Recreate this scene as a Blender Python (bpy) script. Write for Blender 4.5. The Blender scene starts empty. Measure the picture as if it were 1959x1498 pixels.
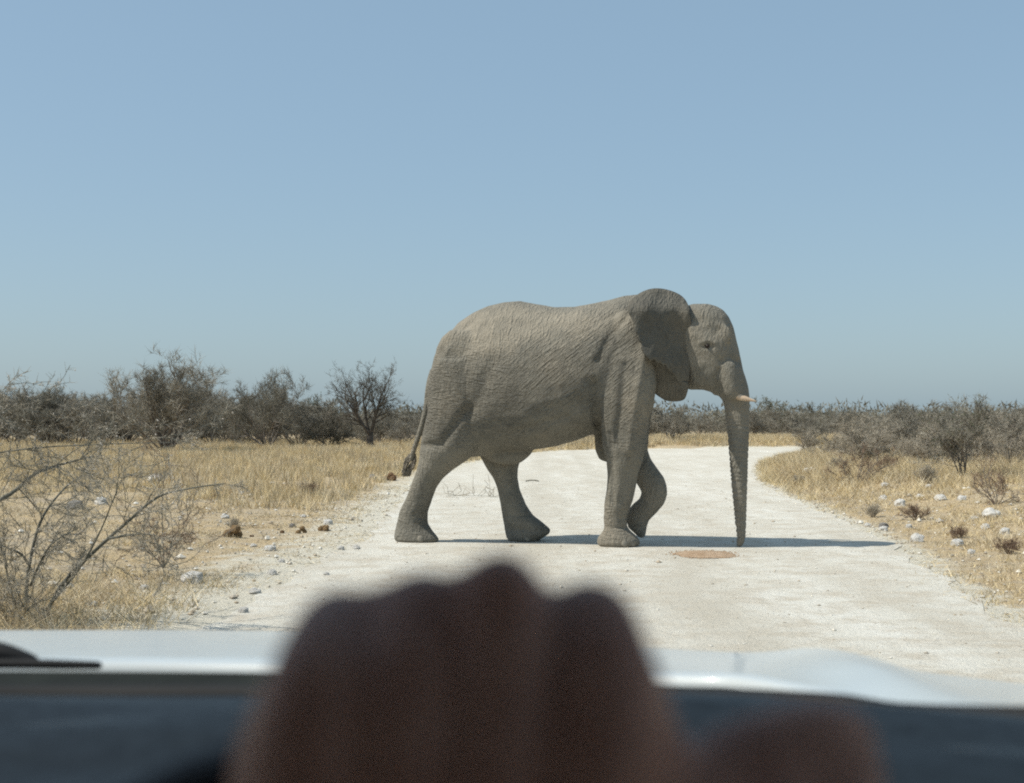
import bpy, bmesh, math, random
import numpy as np
from mathutils import Vector, Matrix, noise as mnoise

random.seed(7)
RNG = np.random.default_rng(11)
SC = bpy.context.scene
COL = SC.collection
R = math.radians

# ------------------------------------------------------------------ camera, sky, sun, exposure
FPX, CX, CY, CAMZ = 2720.0, 979.5, 749.0, 1.5
PITCH = math.atan(61.0 / FPX)
cam_d = bpy.data.cameras.new('camera')
cam = bpy.data.objects.new('camera', cam_d)
COL.objects.link(cam)
cam.location = (0, 0, CAMZ)
cam.rotation_euler = (math.pi / 2 + PITCH, 0, 0)
cam_d.sensor_width = 36.0
cam_d.lens = FPX / 1959.0 * 36.0
cam_d.clip_start = 0.02
cam_d.clip_end = 9000
cam_d.dof.use_dof = True
cam_d.dof.focus_distance = 17.6
cam_d.dof.aperture_fstop = 6.6
SC.camera = cam

SUN_EL, SUN_AZ = 52.0, 258.5          # azimuth clockwise from +Y: the sun stands left, a little behind the camera
world = bpy.data.worlds.new('World')
SC.world = world
world.use_nodes = True
wn = world.node_tree
sky = wn.nodes.new('ShaderNodeTexSky')
sky.sky_type = 'NISHITA'
sky.sun_disc = False
sky.sun_elevation = R(SUN_EL)
sky.sun_rotation = R(SUN_AZ)
sky.altitude = 0
sky.air_density = 1.0
sky.dust_density = 1.4
sky.ozone_density = 2.0
bg = wn.nodes['Background']
veil = wn.nodes.new('ShaderNodeMix')          # dry-season dust: an even milky veil over the whole sky
veil.data_type = 'RGBA'
veil.inputs[0].default_value = 0.44
veil.inputs[7].default_value = (3.9, 5.85, 7.3, 1)
wn.links.new(sky.outputs[0], veil.inputs[6])
wn.links.new(veil.outputs[2], bg.inputs[0])
bg.inputs[1].default_value = 0.104

sd = bpy.data.lights.new('sun', 'SUN')
sd.energy = 4.6
sd.angle = R(0.53)
sd.color = (1.0, 0.955, 0.86)
sun = bpy.data.objects.new('sun', sd)
COL.objects.link(sun)
sdir = Vector((math.sin(R(SUN_AZ)) * math.cos(R(SUN_EL)), math.cos(R(SUN_AZ)) * math.cos(R(SUN_EL)), math.sin(R(SUN_EL))))
sun.rotation_euler = sdir.to_track_quat('Z', 'Y').to_euler()
sun.location = (-30, -5, 40)

SC.view_settings.view_transform = 'Standard'
SC.view_settings.look = 'None'
SC.view_settings.gamma = 1.0
SC.view_settings.exposure = 0.0
SC.view_settings.use_curve_mapping = False
SC.cycles.use_denoising = False
SC.cycles.max_bounces = 8
SC.cycles.pixel_filter_type = 'BLACKMAN_HARRIS'
SC.cycles.filter_width = 2.0


# ------------------------------------------------------------------ helpers
def ray(px, py):
    u = (px - CX) / FPX
    v = (CY - py) / FPX
    return np.array((u, math.cos(PITCH) - v * math.sin(PITCH), math.sin(PITCH) + v * math.cos(PITCH)))


def at(px, py, d):
    """point seen at a pixel of the photograph, d metres ahead"""
    r = ray(px, py)
    return np.array((0, 0, CAMZ)) + r * (d / r[1])


def obj(name, me, parent=None):
    o = bpy.data.objects.new(name, me)
    COL.objects.link(o)
    if parent is not None:
        o.parent = parent
    return o


def tag(o, label, cat, group=None):
    o['label'] = label
    o['category'] = cat
    if group:
        o['group'] = group
    return o


def empty(name, loc, rz=0.0):
    o = bpy.data.objects.new(name, None)
    COL.objects.link(o)
    o.location = loc
    o.rotation_euler = (0, 0, rz)
    o.empty_display_size = 0.2
    return o


def mesh_np(name, V, F, mat=None, smooth=False, cols=None):
    """V (n,3), F (m,k) arrays -> mesh"""
    V = np.asarray(V, np.float32)
    F = np.asarray(F, np.int32)
    me = bpy.data.meshes.new(name)
    me.vertices.add(len(V))
    me.vertices.foreach_set('co', V.ravel())
    k = F.shape[1]
    me.loops.add(F.size)
    me.loops.foreach_set('vertex_index', F.ravel())
    me.polygons.add(len(F))
    me.polygons.foreach_set('loop_start', np.arange(0, F.size, k, dtype=np.int32))
    me.polygons.foreach_set('loop_total', np.full(len(F), k, np.int32))
    me.polygons.foreach_set('use_smooth', np.full(len(F), smooth))
    me.update(calc_edges=True)
    if cols is not None:
        a = me.color_attributes.new('tint', 'FLOAT_COLOR', 'POINT')
        c = np.ones((len(V), 4), np.float32)
        c[:, :3] = cols
        a.data.foreach_set('color', c.ravel())
    if mat is not None:
        me.materials.append(mat)
    return me


class NT:
    """small node-tree writer"""
    def __init__(self, m):
        self.t = m.node_tree
        self.b = self.t.nodes['Principled BSDF']

    def n(self, kind, **kw):
        nd = self.t.nodes.new(kind)
        for k, v in kw.items():
            setattr(nd, k, v)
        return nd

    def l(self, a, b):
        self.t.links.new(a, b)

    def noise(self, vec, scale, detail=4, rough=0.55):
        nd = self.n('ShaderNodeTexNoise')
        nd.inputs['Scale'].default_value = scale
        nd.inputs['Detail'].default_value = detail
        nd.inputs['Roughness'].default_value = rough
        if vec is not None:
            self.l(vec, nd.inputs['Vector'])
        return nd.outputs['Fac']

    def ramp(self, fac, stops):
        nd = self.n('ShaderNodeValToRGB')
        cr = nd.color_ramp
        while len(cr.elements) < len(stops):
            cr.elements.new(0.5)
        for e, (p, c) in zip(cr.elements, stops):
            e.position = p
            e.color = (*c, 1) if len(c) == 3 else c
        self.l(fac, nd.inputs[0])
        return nd.outputs[0]

    def maprange(self, fac, a, b, c=0.0, d=1.0):
        nd = self.n('ShaderNodeMapRange')
        self.l(fac, nd.inputs[0])
        for i, v in enumerate((a, b, c, d)):
            nd.inputs[i + 1].default_value = v
        return nd.outputs[0]

    def mix(self, fac, a, b, mode='MIX'):
        nd = self.n('ShaderNodeMix', data_type='RGBA', blend_type=mode)
        for s, v in ((nd.inputs[0], fac), (nd.inputs[6], a), (nd.inputs[7], b)):
            if hasattr(v, 'is_linked'):
                self.l(v, s)
            elif isinstance(v, (int, float)):
                s.default_value = v
            else:
                s.default_value = (*v, 1)
        return nd.outputs[2]

    def math(self, op, a, b=None):
        nd = self.n('ShaderNodeMath', operation=op)
        for s, v in ((nd.inputs[0], a), (nd.inputs[1], b)):
            if v is None:
                continue
            if hasattr(v, 'is_linked'):
                self.l(v, s)
            else:
                s.default_value = v
        return nd.outputs[0]

    def bump(self, h, dist, strength=1.0):
        nd = self.n('ShaderNodeBump')
        nd.inputs['Distance'].default_value = dist
        nd.inputs['Strength'].default_value = strength
        self.l(h, nd.inputs['Height'])
        self.l(nd.outputs[0], self.b.inputs['Normal'])
        return nd

    def coords(self, which='Object'):
        return self.n('ShaderNodeTexCoord').outputs[which]


def new_mat(name, col=(0.5, 0.5, 0.5), rough=0.85, spec=0.3):
    m = bpy.data.materials.new(name)
    m.use_nodes = True
    b = m.node_tree.nodes['Principled BSDF']
    b.inputs['Base Color'].default_value = (*col, 1)
    b.inputs['Roughness'].default_value = rough
    b.inputs['Specular IOR Level'].default_value = spec
    return m


def mottled(name, c0, c1, scale, rough=0.9, spec=0.2, bumpd=0.0, bscale=30.0, lo=0.35, hi=0.65):
    m = new_mat(name, c0, rough, spec)
    t = NT(m)
    co = t.coords()
    f = t.noise(co, scale, 5, 0.6)
    t.l(t.ramp(f, [(lo, c0), (hi, c1)]), t.b.inputs['Base Color'])
    if bumpd:
        t.bump(t.noise(co, bscale, 6, 0.65), bumpd)
    return m


# ------------------------------------------------------------------ road outline and terrain height
LEFT = [(-3.2, -10), (-2.75, 4), (-2.35, 9), (-2.2, 12), (-2.15, 15), (-1.9, 18), (-2.0, 22), (-2.2, 28), (-2.2, 35), (-1.9, 44),
        (-1.4, 53), (-.6, 62), (.8, 71), (3, 78), (7, 83.5), (13, 86.5), (22, 88), (40, 89), (160, 94)]
RIGHT = [(160, 86), (40, 83.5), (25, 81), (17.5, 75), (12.8, 66), (9.8, 56), (7.8, 46), (6.3, 36), (5.5, 27), (5.0, 21), (4.7, 17.5), (4.15, 14),
         (3.75, 11), (3.6, 8), (3.7, 3), (3.8, -10)]


def wobble(poly, step, amp):
    out = []
    for (a, b) in zip(poly[:-1], poly[1:]):
        a, b = np.array(a, float), np.array(b, float)
        L = np.linalg.norm(b - a)
        st = step * max(1.0, max(a[1], abs(a[0]) * .7) / 18.0)
        n = max(2, min(40, int(L / st)))
        d = (b - a) / L
        nr = np.array((-d[1], d[0]))
        for i in range(n):
            p = a + (b - a) * i / n
            w = mnoise.noise((p[0] * 1.1, p[1] * 1.1, 3.3)) * amp + mnoise.noise((p[0] * 3.7, p[1] * 3.7, 9.3)) * amp * .5
            out.append(p + nr * w)
    out.append(np.array(poly[-1], float))
    return out


POLY = np.array(wobble(LEFT, 0.35, 0.2) + wobble(RIGHT, 0.35, 0.22))
COARSE = np.array(LEFT + RIGHT, float)


def road_dist(X, Y):
    """signed distance to the road outline, positive outside"""
    P = np.stack([X, Y], 1)
    A = COARSE
    B = np.roll(COARSE, -1, 0)
    best = np.full(len(P), 1e9)
    inside = np.zeros(len(P), bool)
    for a, b in zip(A, B):
        ab = b - a
        t = np.clip(((P - a) @ ab) / (ab @ ab), 0, 1)
        q = a + t[:, None] * ab
        best = np.minimum(best, np.hypot(*(P - q).T))
        c = ((a[1] > P[:, 1]) != (b[1] > P[:, 1]))
        with np.errstate(divide='ignore', invalid='ignore'):
            xi = (b[0] - a[0]) * (P[:, 1] - a[1]) / (b[1] - a[1]) + a[0]
        inside ^= c & (P[:, 0] < xi)
    return np.where(inside, -best, best)


def smooth(t):
    t = np.clip(t, 0, 1)
    return t * t * (3 - 2 * t)


def waves(X, Y):
    return (np.sin(X * .9 + 1.3 * np.sin(Y * .37)) * np.sin(Y * .8 + 1.1 * np.sin(X * .45))
            + .6 * np.sin(X * 2.3 + Y * 1.1) * np.sin(Y * 2.1 - X * .7 + 1))


def ground_h(X, Y, D=None):
    X = np.atleast_1d(np.asarray(X, float))
    Y = np.atleast_1d(np.asarray(Y, float))
    if D is None:
        D = road_dist(X, Y)
    right = X > (Y * 0.09 + 1.0)
    rise = np.where(right, 0.30, 0.10)
    far = smooth((D - .1) / np.where(right, 3.5, 6.0))
    h = rise * far + 0.035 * waves(X, Y) * smooth((D - .2) / 1.5)
    return np.where(D > 0, h, 0.0) - 0.0


def gz(x, y):
    return float(ground_h([x], [y])[0])


def on_ground(px, py):
    """where the view ray through a pixel meets the ground"""
    r = ray(px, py)
    z = 0.0
    for _ in range(6):
        t = (z - CAMZ) / r[2]
        x, y = r[0] * t, r[1] * t
        z = 0.5 * z + 0.5 * gz(x, y)
    return x, y, gz(x, y)


# ------------------------------------------------------------------ ground and road
m_ground = new_mat('dry_soil', (.4, .32, .22), .95, .1)
t = NT(m_ground)
co = t.coords()
f1 = t.noise(co, .55, 6, .65)
base = t.ramp(f1, [(.30, (.36, .31, .245)), (.42, (.47, .39, .275)), (.58, (.50, .39, .24)), (.70, (.42, .37, .30))])
f2 = t.noise(co, 6.0, 6, .7)
base = t.mix(t.maprange(f2, .45, .75), base, (.50, .37, .19))
f3 = t.noise(co, 34.0, 4, .7)
base = t.mix(t.maprange(f3, .54, .68, 0, .8), base, (.20, .155, .11))
at_ = t.n('ShaderNodeAttribute', attribute_name='tint')
sepd = t.n('ShaderNodeSeparateColor')
t.l(at_.outputs['Color'], sepd.inputs[0])
fd = t.math('ADD', sepd.outputs[0], t.math('MULTIPLY', t.math('SUBTRACT', t.noise(co, 2.4, 6, .7), .5), 1.7))
base = t.mix(t.maprange(fd, .35, .75), base, (.60, .56, .46))
t.l(base, t.b.inputs['Base Color'])
t.bump(t.noise(co, 9.0, 8, .7), .06)


def spaced(lo, hi, fine, grow):
    vals, v, s = [lo], lo, fine
    while v < hi:
        v += s
        s *= grow
        vals.append(v)
    return np.array(vals)


ys = np.concatenate([np.arange(-14, 6, 1.0), spaced(6, 60, .16, 1.012), spaced(62, 6000, 2.0, 1.07)[:]])
xr = spaced(0, 14, .22, 1.012)
xr = np.concatenate([xr, spaced(xr[-1] + 1, 5000, 1.0, 1.09)])
xs = np.concatenate([-xr[::-1][:-1], xr])
GX, GY = np.meshgrid(xs, ys)
gx, gy = GX.ravel(), GY.ravel()
gd = road_dist(gx, gy)
gzv = ground_h(gx, gy, gd)
gzv = np.where(gd < 0.05, -0.004, gzv)
nx, ny = len(xs), len(ys)
ii = (np.arange(ny - 1)[:, None] * nx + np.arange(nx - 1)[None]).ravel()
dust = np.clip(1.0 - gd / np.where(gx > gy * .09 + 1, .7, 2.4), 0, 1) ** 1.3
cols = np.stack([dust, dust, dust], 1)
ground = obj('ground', mesh_np('ground', np.stack([gx, gy, gzv], 1), np.stack([ii, ii + 1, ii + nx + 1, ii + nx], 1), m_ground, True, cols))
ground['kind'] = 'structure'

m_road = new_mat('calcrete_gravel', (.6, .57, .5), .95, .1)
t = NT(m_road)
co = t.coords()
mp = t.n('ShaderNodeMapping')
mp.inputs['Scale'].default_value = (1.0, .16, 1.0)
t.l(co, mp.inputs[0])
trk = t.noise(mp.outputs[0], .85, 5, .6)
base = t.ramp(trk, [(.34, (.55, .515, .435)), (.5, (.625, .598, .52)), (.66, (.685, .662, .59))])
n2 = t.noise(co, 2.2, 7, .72)
base = t.mix(t.maprange(n2, .44, .64, 0, .9), base, (.50, .445, .355))
n3 = t.noise(co, 26.0, 4, .75)
base = t.mix(t.maprange(n3, .59, .70, 0, .75), base, (.40, .35, .29))
n4 = t.noise(co, 70.0, 3, .7)
base = t.mix(t.maprange(n4, .60, .74, 0, .8), base, (.74, .72, .65))
sx_ = t.n('ShaderNodeSeparateXYZ')
t.l(co, sx_.inputs[0])
u_ = t.math('SUBTRACT', sx_.outputs[0], t.math('ADD', t.math('MULTIPLY', sx_.outputs[1], .024), .62))
u_ = t.math('ADD', u_, t.math('MULTIPLY', t.math('SUBTRACT', t.noise(co, .25, 3, .5), .5), .9))
band = t.maprange(t.math('ABSOLUTE', t.math('SUBTRACT', t.math('ABSOLUTE', u_), .82)), .08, .5, 1.0, 0.0)
band = t.math('MULTIPLY', band, t.maprange(t.noise(mp.outputs[0], 2.2, 5, .65), .36, .6, .1, .75))
base = t.mix(band, base, (.495, .455, .375))
t.l(base, t.b.inputs['Base Color'])
hh = t.math('ADD', t.noise(co, 9.0, 8, .72), t.math('MULTIPLY', t.noise(co, 48.0, 4, .7), .45))
t.bump(hh, .028)
bm = bmesh.new()
vs = [bm.verts.new((p[0], p[1], 0.004)) for p in POLY]
f = bm.faces.new(vs)
bmesh.ops.triangulate(bm, faces=[f])
bmesh.ops.recalc_face_normals(bm, faces=bm.faces)
for f in bm.faces:
    if f.normal.z < 0:
        f.normal_flip()
me = bpy.data.meshes.new('road')
bm.to_mesh(me)
bm.free()
me.materials.append(m_road)
road = obj('road', me)
road['kind'] = 'structure'

# ------------------------------------------------------------------ dry bushes and trees
m_bark = mottled('grey_bark', (.13, .115, .098), (.25, .22, .19), 3.0, bumpd=.01)
m_twig = mottled('grey_twigs', (.19, .175, .14), (.35, .325, .27), .7, lo=.3, hi=.7)
m_twig_dk = mottled('dark_twigs', (.13, .122, .097), (.26, .242, .195), .6, lo=.3, hi=.7)
m_twig_pale = mottled('pale_twigs', (.27, .24, .185), (.47, .42, .335), .8, lo=.3, hi=.7)
m_twig_red = mottled('rusty_twigs', (.16, .11, .08), (.27, .19, .13), .8, lo=.3, hi=.7)
m_leaf_dk = mottled('dusty_olive_leaf', (.08, .09, .055), (.16, .17, .105), .9, lo=.3, hi=.7)


def tubes(P0, P1, R0, R1, n=3):
    """many tapered n-sided prisms at once"""
    P0, P1 = np.asarray(P0, float), np.asarray(P1, float)
    R0, R1 = np.asarray(R0, float), np.asarray(R1, float)
    d = P1 - P0
    d /= np.maximum(np.linalg.norm(d, axis=1, keepdims=True), 1e-9)
    ref = np.where(np.abs(d[:, 2:3]) > .8, np.array([[1., 0, 0]]), np.array([[0, 0, 1.]]))
    a = np.cross(d, ref)
    a /= np.linalg.norm(a, axis=1, keepdims=True)
    b = np.cross(d, a)
    m = len(P0)
    V = np.empty((m, 2 * n, 3))
    for k in range(n):
        c, s = math.cos(2 * math.pi * k / n), math.sin(2 * math.pi * k / n)
        o = a * c + b * s
        V[:, k] = P0 + o * R0[:, None]
        V[:, n + k] = P1 + o * R1[:, None]
    F = np.empty((m, n, 4), np.int64)
    st = np.arange(m) * 2 * n
    for k in range(n):
        k2 = (k + 1) % n
        F[:, k] = np.stack([st + k, st + k2, st + n + k2, st + n + k], 1)
    return V.reshape(-1, 3), F.reshape(-1, 4)


def slivers(P0, P1, W, rng):
    """many thin single triangles (fine twigs, needles of grass)"""
    d = P1 - P0
    rnd = rng.normal(size=d.shape)
    s = np.cross(d, rnd)
    s /= np.maximum(np.linalg.norm(s, axis=1, keepdims=True), 1e-9)
    V = np.stack([P0 + s * W[:, None], P0 - s * W[:, None], P1], 1).reshape(-1, 3)
    return V, np.arange(len(V)).reshape(-1, 3)


def grow(rng, height, spread, nstem, kids, levels, up=.35, tw=.008, base_r=.05, droop=0.0, trunk=0.0):
    """returns thick segments and thin twigs of a leafless bush"""
    segs, twigs = [], []

    def perp(d):
        r = rng.normal(size=3)
        p = np.cross(d, r)
        return p / (np.linalg.norm(p) + 1e-9)

    def branch(p, d, L, r, lev):
        n = 4 if lev == 0 else 3
        pts = [p]
        dd = d.copy()
        for i in range(n):
            dd = dd + rng.normal(size=3) * .17 + np.array((0, 0, up * .16 - droop * .1 * lev))
            dd /= np.linalg.norm(dd)
            p = p + dd * L / n
            if p[2] < .05:
                p[2] = .05 + rng.random() * .1
            r2 = max(r * (1 - .7 * (i + 1) / n), tw)
            r1 = max(r * (1 - .7 * i / n), tw)
            (segs if lev < levels - 1 else twigs).append((pts[-1], p, r1, r2))
            pts.append(p)
        if lev >= levels:
            return
        k = kids[min(lev, len(kids) - 1)]
        for j in range(k):
            tt = .22 + .78 * (j + rng.random()) / k if lev > 0 or trunk == 0 else .3 + .7 * (j + rng.random()) / k
            q = tt * n
            i = min(int(q), n - 1)
            bp = pts[i] + (pts[i + 1] - pts[i]) * (q - i)
            dl = pts[i + 1] - pts[i]
            dl /= np.linalg.norm(dl) + 1e-9
            ang = R(rng.uniform(25, 68))
            nd = dl * math.cos(ang) + perp(dl) * math.sin(ang)
            nd[2] += up * .45
            nd /= np.linalg.norm(nd)
            branch(bp, nd, L * rng.uniform(.38, .62) * (1.15 - .3 * tt), r * .5 * (1.05 - .4 * tt), lev + 1)

    for s in range(nstem):
        a = 2 * math.pi * (s + rng.random() * .8) / nstem
        tilt = rng.uniform(.15, 1.0) * spread if nstem > 1 else .04
        d = np.array((math.cos(a) * tilt, math.sin(a) * tilt, 1.0))
        d /= np.linalg.norm(d)
        L = height * rng.uniform(.55, .80) * (1 if nstem > 1 else 1.15)
        branch(np.array((math.cos(a) * .06, math.sin(a) * .06, -.05)) * height * .3, d, L, base_r * rng.uniform(.6, 1.1), 0)
    return segs, twigs


def bush_meshes(name, seed, height, spread, nstem, kids, levels, mat_t, mat_c, extra=0, tw=.006, wid=.010, base_r=.05, up=.35, droop=0, trunk=0.0, leaf=0, leafmat=None, tl=.24, bole=0.0):
    rng = np.random.default_rng(seed)
    segs, twigs = grow(rng, height, spread, nstem, kids, levels, up, tw, base_r, droop, trunk)
    if bole:
        lift = np.array((0, 0, bole * height * .8))
        segs = [(a + lift, b + lift, r0, r1) for a, b, r0, r1 in segs]
        twigs = [(a + lift, b + lift, r0, r1) for a, b, r0, r1 in twigs]
        for a, b, r0, r1 in ((0, .35, 1.5, 1.2), (.35, 1.06, 1.2, 1.05)):
            segs.append((np.array((.10 * a, .05 * a, lift[2] * a)), np.array((.10 * b * (1.06 - b) , .05 * b * (1.06 - b), lift[2] * b)), base_r * 2 * r0, base_r * 2 * r1))
    allz = np.array([s[1] for s in segs + twigs])
    k = height / max(allz[:, 2].max(), .01)
    P0, P1 = [np.array([s[i] for s in segs]) * k for i in (0, 1)]
    V, F = tubes(P0, P1, [s[2] for s in segs], [s[3] for s in segs], 4)
    mt = mesh_np(name + '_trunk', V, F, mat_t, True)
    T0, T1 = [np.array([s[i] for s in twigs]) * k for i in (0, 1)]
    W = np.full(len(T0), wid * .6)
    # fine twigs sprouting along the last branches
    if extra:
        idx = rng.integers(0, len(T0), extra)
        u = rng.random((extra, 1))
        b0 = T0[idx] * (1 - u) + T1[idx] * u
        dd = T1[idx] - T0[idx]
        dd /= np.linalg.norm(dd, axis=1, keepdims=True) + 1e-9
        dd = dd + rng.normal(size=dd.shape) * .75 + np.array((0, 0, up * .5))
        dd /= np.linalg.norm(dd, axis=1, keepdims=True)
        ln = rng.uniform(.4, 1.2, (extra, 1)) * tl * height / 4.0
        b1 = b0 + dd * ln
        T0 = np.concatenate([T0, b0])
        T1 = np.concatenate([T1, b1])
        W = np.concatenate([W, rng.uniform(.5, 1.0, extra) * wid * .5])
    V, F = slivers(T0, T1, W, rng)
    mats = [mat_c]
    mc = mesh_np(name + '_crown', V, F, mat_c)
    ml = None
    if leaf:
        idx = rng.integers(0, len(T0), leaf)
        u = rng.random((leaf, 1))
        c = T0[idx] * (1 - u) + T1[idx] * u
        d = rng.normal(size=(leaf, 3))
        d /= np.linalg.norm(d, axis=1, keepdims=True)
        s = rng.uniform(.012, .03, leaf) * height / 2.5
        V, F = slivers(c, c + d * s[:, None] * 2.2, s * .7, rng)
        ml = mesh_np(name + '_leaves', V, F, leafmat or m_leaf_dk)
    return mt, mc, ml


def make_bush(meshes, loc, sc=1.0, rz=0.0, name='thorn_bush', label='', cat='bush', group=None, sx=1.0):
    r = empty(name, loc, rz)
    r.scale = (sc * sx, sc * sx, sc)
    obj('trunk' if name.endswith('tree') else 'stem', meshes[0], r)
    obj('crown', meshes[1], r)
    if meshes[2] is not None:
        obj('leaves', meshes[2], r)
    tag(r, label, cat, group)
    return r


def copy_thing(src, loc, sc, rz, label=None, sx=1.0):
    c = src.copy()
    COL.objects.link(c)
    c.location = loc
    c.scale = (sc * sx, sc * sx, sc)
    c.rotation_euler = (0, 0, rz)
    if label:
        c['label'] = label
    for ch in src.children:
        d = ch.copy()
        COL.objects.link(d)
        d.parent = c
    return c


def spot(px, d):
    """ground point in the column of a pixel, d metres ahead"""
    x = (px - CX) / FPX * d
    return (x, d, gz(x, d))


# --- the named trees of the left skyline
big = bush_meshes('big_bush', 21, 5.0, .95, 11, (5, 5, 5, 4), 3, m_bark, m_twig, extra=15000, wid=.020, base_r=.075, up=.55, tl=.36)
make_bush(big, spot(318, 69), 1.0, .4, 'thorn_tree', 'big many-stemmed bare thorn tree with a thick dark base, tallest on the left skyline', 'tree', sx=1.3)
mid = bush_meshes('mid_bush', 22, 4.4, 1.05, 10, (5, 5, 5, 4), 3, m_bark, m_twig_dk, extra=14000, wid=.022, base_r=.07, up=.30, tl=.36)
make_bush(mid, spot(512, 82), 1.08, 1.4, 'thorn_tree', 'flat-topped bare thorn tree between the tallest thorn tree and the single-trunked tree', 'tree', sx=.82)
m_bark_dk = mottled('dark_bark', (.06, .053, .045), (.12, .105, .09), 3.0)
m_twig_vdk = mottled('blackish_twigs', (.075, .068, .055), (.16, .145, .115), .6, lo=.3, hi=.7)
lone = bush_meshes('lone_tree', 35, 6.0, .95, 9, (6, 5, 5, 4), 3, m_bark_dk, m_twig_vdk, extra=8000, wid=.020, base_r=.12, up=.34, tl=.20, bole=.26)
make_bush(lone, spot(708, 82), .86, 2.2, 'thorn_tree', 'fan-crowned bare thorn tree on one straight trunk, just behind the elephant\'s tail', 'tree', sx=1.0)
lefty = bush_meshes('left_bush', 24, 4.0, .9, 9, (5, 5, 5, 4), 3, m_bark, m_twig_dk, extra=11000, wid=.022, base_r=.06, up=.4, tl=.36)
make_bush(lefty, spot(88, 88), 1.02, .2, 'thorn_tree', 'dark rounded bare thorn tree nearest the left edge of the skyline', 'tree')

# --- the thicket behind the grass, left and right
thick = [bush_meshes('thicket_%d' % i, 40 + i, 3.0, 1.3, 9, (4, 4, 4, 3), 3, m_bark, mt_, extra=8000, wid=.024, base_r=.045, up=.25, tl=.42, leaf=lf)
         for i, (mt_, lf) in enumerate(((m_twig, 0), (m_twig_dk, 500), (m_twig, 0), (m_twig_dk, 0)))]
protos = []
random.seed(5)
k = 0
for row, (d0, d1, n) in enumerate(((84, 96, 20), (98, 116, 24), (118, 145, 26))):
    for i in range(n):
        px = -60 + (i + random.uniform(.1, .9)) * 1000 / n
        d = random.uniform(d0, d1)
        x, y, z = spot(px, d)
        if px > 780:
            d += 26
            x, y, z = spot(px, d)
        sc = random.uniform(.85, 1.35) * (1.0 + .14 * row) * float(np.interp(px, (150, 540, 590), (1.0, 1.0, .60)))
        lab = 'grey leafless bush in the thicket behind the golden grass on the left'
        if len(protos) < 4:
            protos.append(make_bush(thick[k % 4], (x, y, z), sc, random.uniform(0, 6), 'thorn_bush', lab, 'bush', 'bushes of the thicket left of the road'))
        else:
            copy_thing(protos[k % 4], (x, y, z), sc, random.uniform(0, 6), None, random.uniform(1.0, 1.3))
        k += 1
lab = 'grey leafless bush in the thicket beyond the road bend'
for i in range(34):
    px = 1000 + (i + random.uniform(0, 1)) * 1020 / 34
    d = random.uniform(104, 150) if px < 1500 else random.uniform(88, 140)
    x, y, z = spot(px, d)
    c = copy_thing(protos[i % 4], (x, y, z), random.uniform(.6, .95), random.uniform(0, 6), lab, random.uniform(1.0, 1.35))
    c['group'] = 'bushes of the thicket beyond the road bend'
lab = 'pale leafless bush standing among the dry grass right of the road'
pale = [bush_meshes('pale_%d' % i, 60 + i, 2.0, 1.2, 8, (4, 4, 4, 3), 3, m_bark, mm, extra=5200, wid=.015, base_r=.028, up=.3, tl=.36)
        for i, mm in enumerate((m_twig_pale, m_twig_pale, m_twig))]
pproto = []
for i in range(44):
    px = 1540 + (i + random.uniform(0, 1)) * 500 / 44
    d = random.uniform(36, 85)
    x, y, z = spot(px, d)
    if road_dist(np.array([x]), np.array([y]))[0] < 2.5:
        continue
    if len(pproto) < 3:
        pproto.append(make_bush(pale[i % 3], (x, y, z), random.uniform(.5, .7) * (.55 + d / 130), random.uniform(0, 6), 'thorn_bush', lab, 'bush', 'pale bushes right of the road'))
    else:
        copy_thing(pproto[i % 3], (x, y, z), random.uniform(.5, .95) * (.55 + d / 130), random.uniform(0, 6), None, random.uniform(1.1, 1.5))

# --- bushes one can pick out right of the road and beyond the bend
def one(meshes, px, py, d, top, label, name='thorn_bush', sx=1.0, H=2.0, rz=0.0, cat='bush'):
    if d is None:
        x, y, z = on_ground(px, py)
    else:
        x, y, z = spot(px, d)
    h = at(px, top, y)[2] - z
    return make_bush(meshes, (x, y, z - .02), h / H, rz, name, label, cat, sx=sx)


stemmy = bush_meshes('stemmy', 71, 2.3, .62, 8, (5, 5, 5, 3), 3, m_bark, m_twig, extra=7000, wid=.012, base_r=.026, up=.5, tl=.34, leaf=1400)
one(stemmy, 1842, 928, 31, 748, 'tallest shrub right of the road, leafless stems fanning up to a dusty top', 'thorn_bush', 1.05, 2.3, .7)
sh2 = bush_meshes('shrub_b', 72, 2.2, .7, 8, (5, 5, 4, 3), 3, m_bark, m_twig, extra=6500, wid=.013, base_r=.026, up=.45, tl=.34, leaf=500)
one(sh2, 1728, 0, 44, 764, 'rounded grey shrub just left of the tallest shrub on the right verge', 'thorn_bush', 1.2, 2.2, 2.0)
one(sh2, 1948, 0, 40, 770, 'grey-green shrub cut by the right edge of the view', 'thorn_bush', 1.2, 2.2, 4.0)
low = bush_meshes('low_shrub', 73, 1.2, 1.5, 9, (4, 4, 4, 3), 3, m_bark, m_twig_red, extra=1800, wid=.008, base_r=.014, up=.25, tl=.5)
one(low, 1640, 925, None, 845, 'low reddish twiggy shrub beside the pale rocks at the start of the right verge', 'thorn_bush', 1.15, 1.2, 1.0)
one(low, 1905, 965, None, 868, 'reddish twiggy shrub near the right edge of the view, behind the largest white rock', 'thorn_bush', .9, 1.2, 3.0)
one(pale[1], 1545, 0, 62, 812, 'pale spreading shrub at the tip of the right verge where the road bends', 'thorn_bush', 1.1, 2.0, 1.2)
one(thick[2], 1285, 0, 92, 768, 'dense grey bush behind the elephant\'s front legs at the far road edge', 'thorn_bush', 1.15, 3.0, .3)
dk = bush_meshes('dark_tree', 75, 4.0, .9, 7, (4, 4, 4, 3), 3, m_bark, m_twig_dk, extra=2400, wid=.03, base_r=.07, up=.35, tl=.34, leaf=4200)
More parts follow.
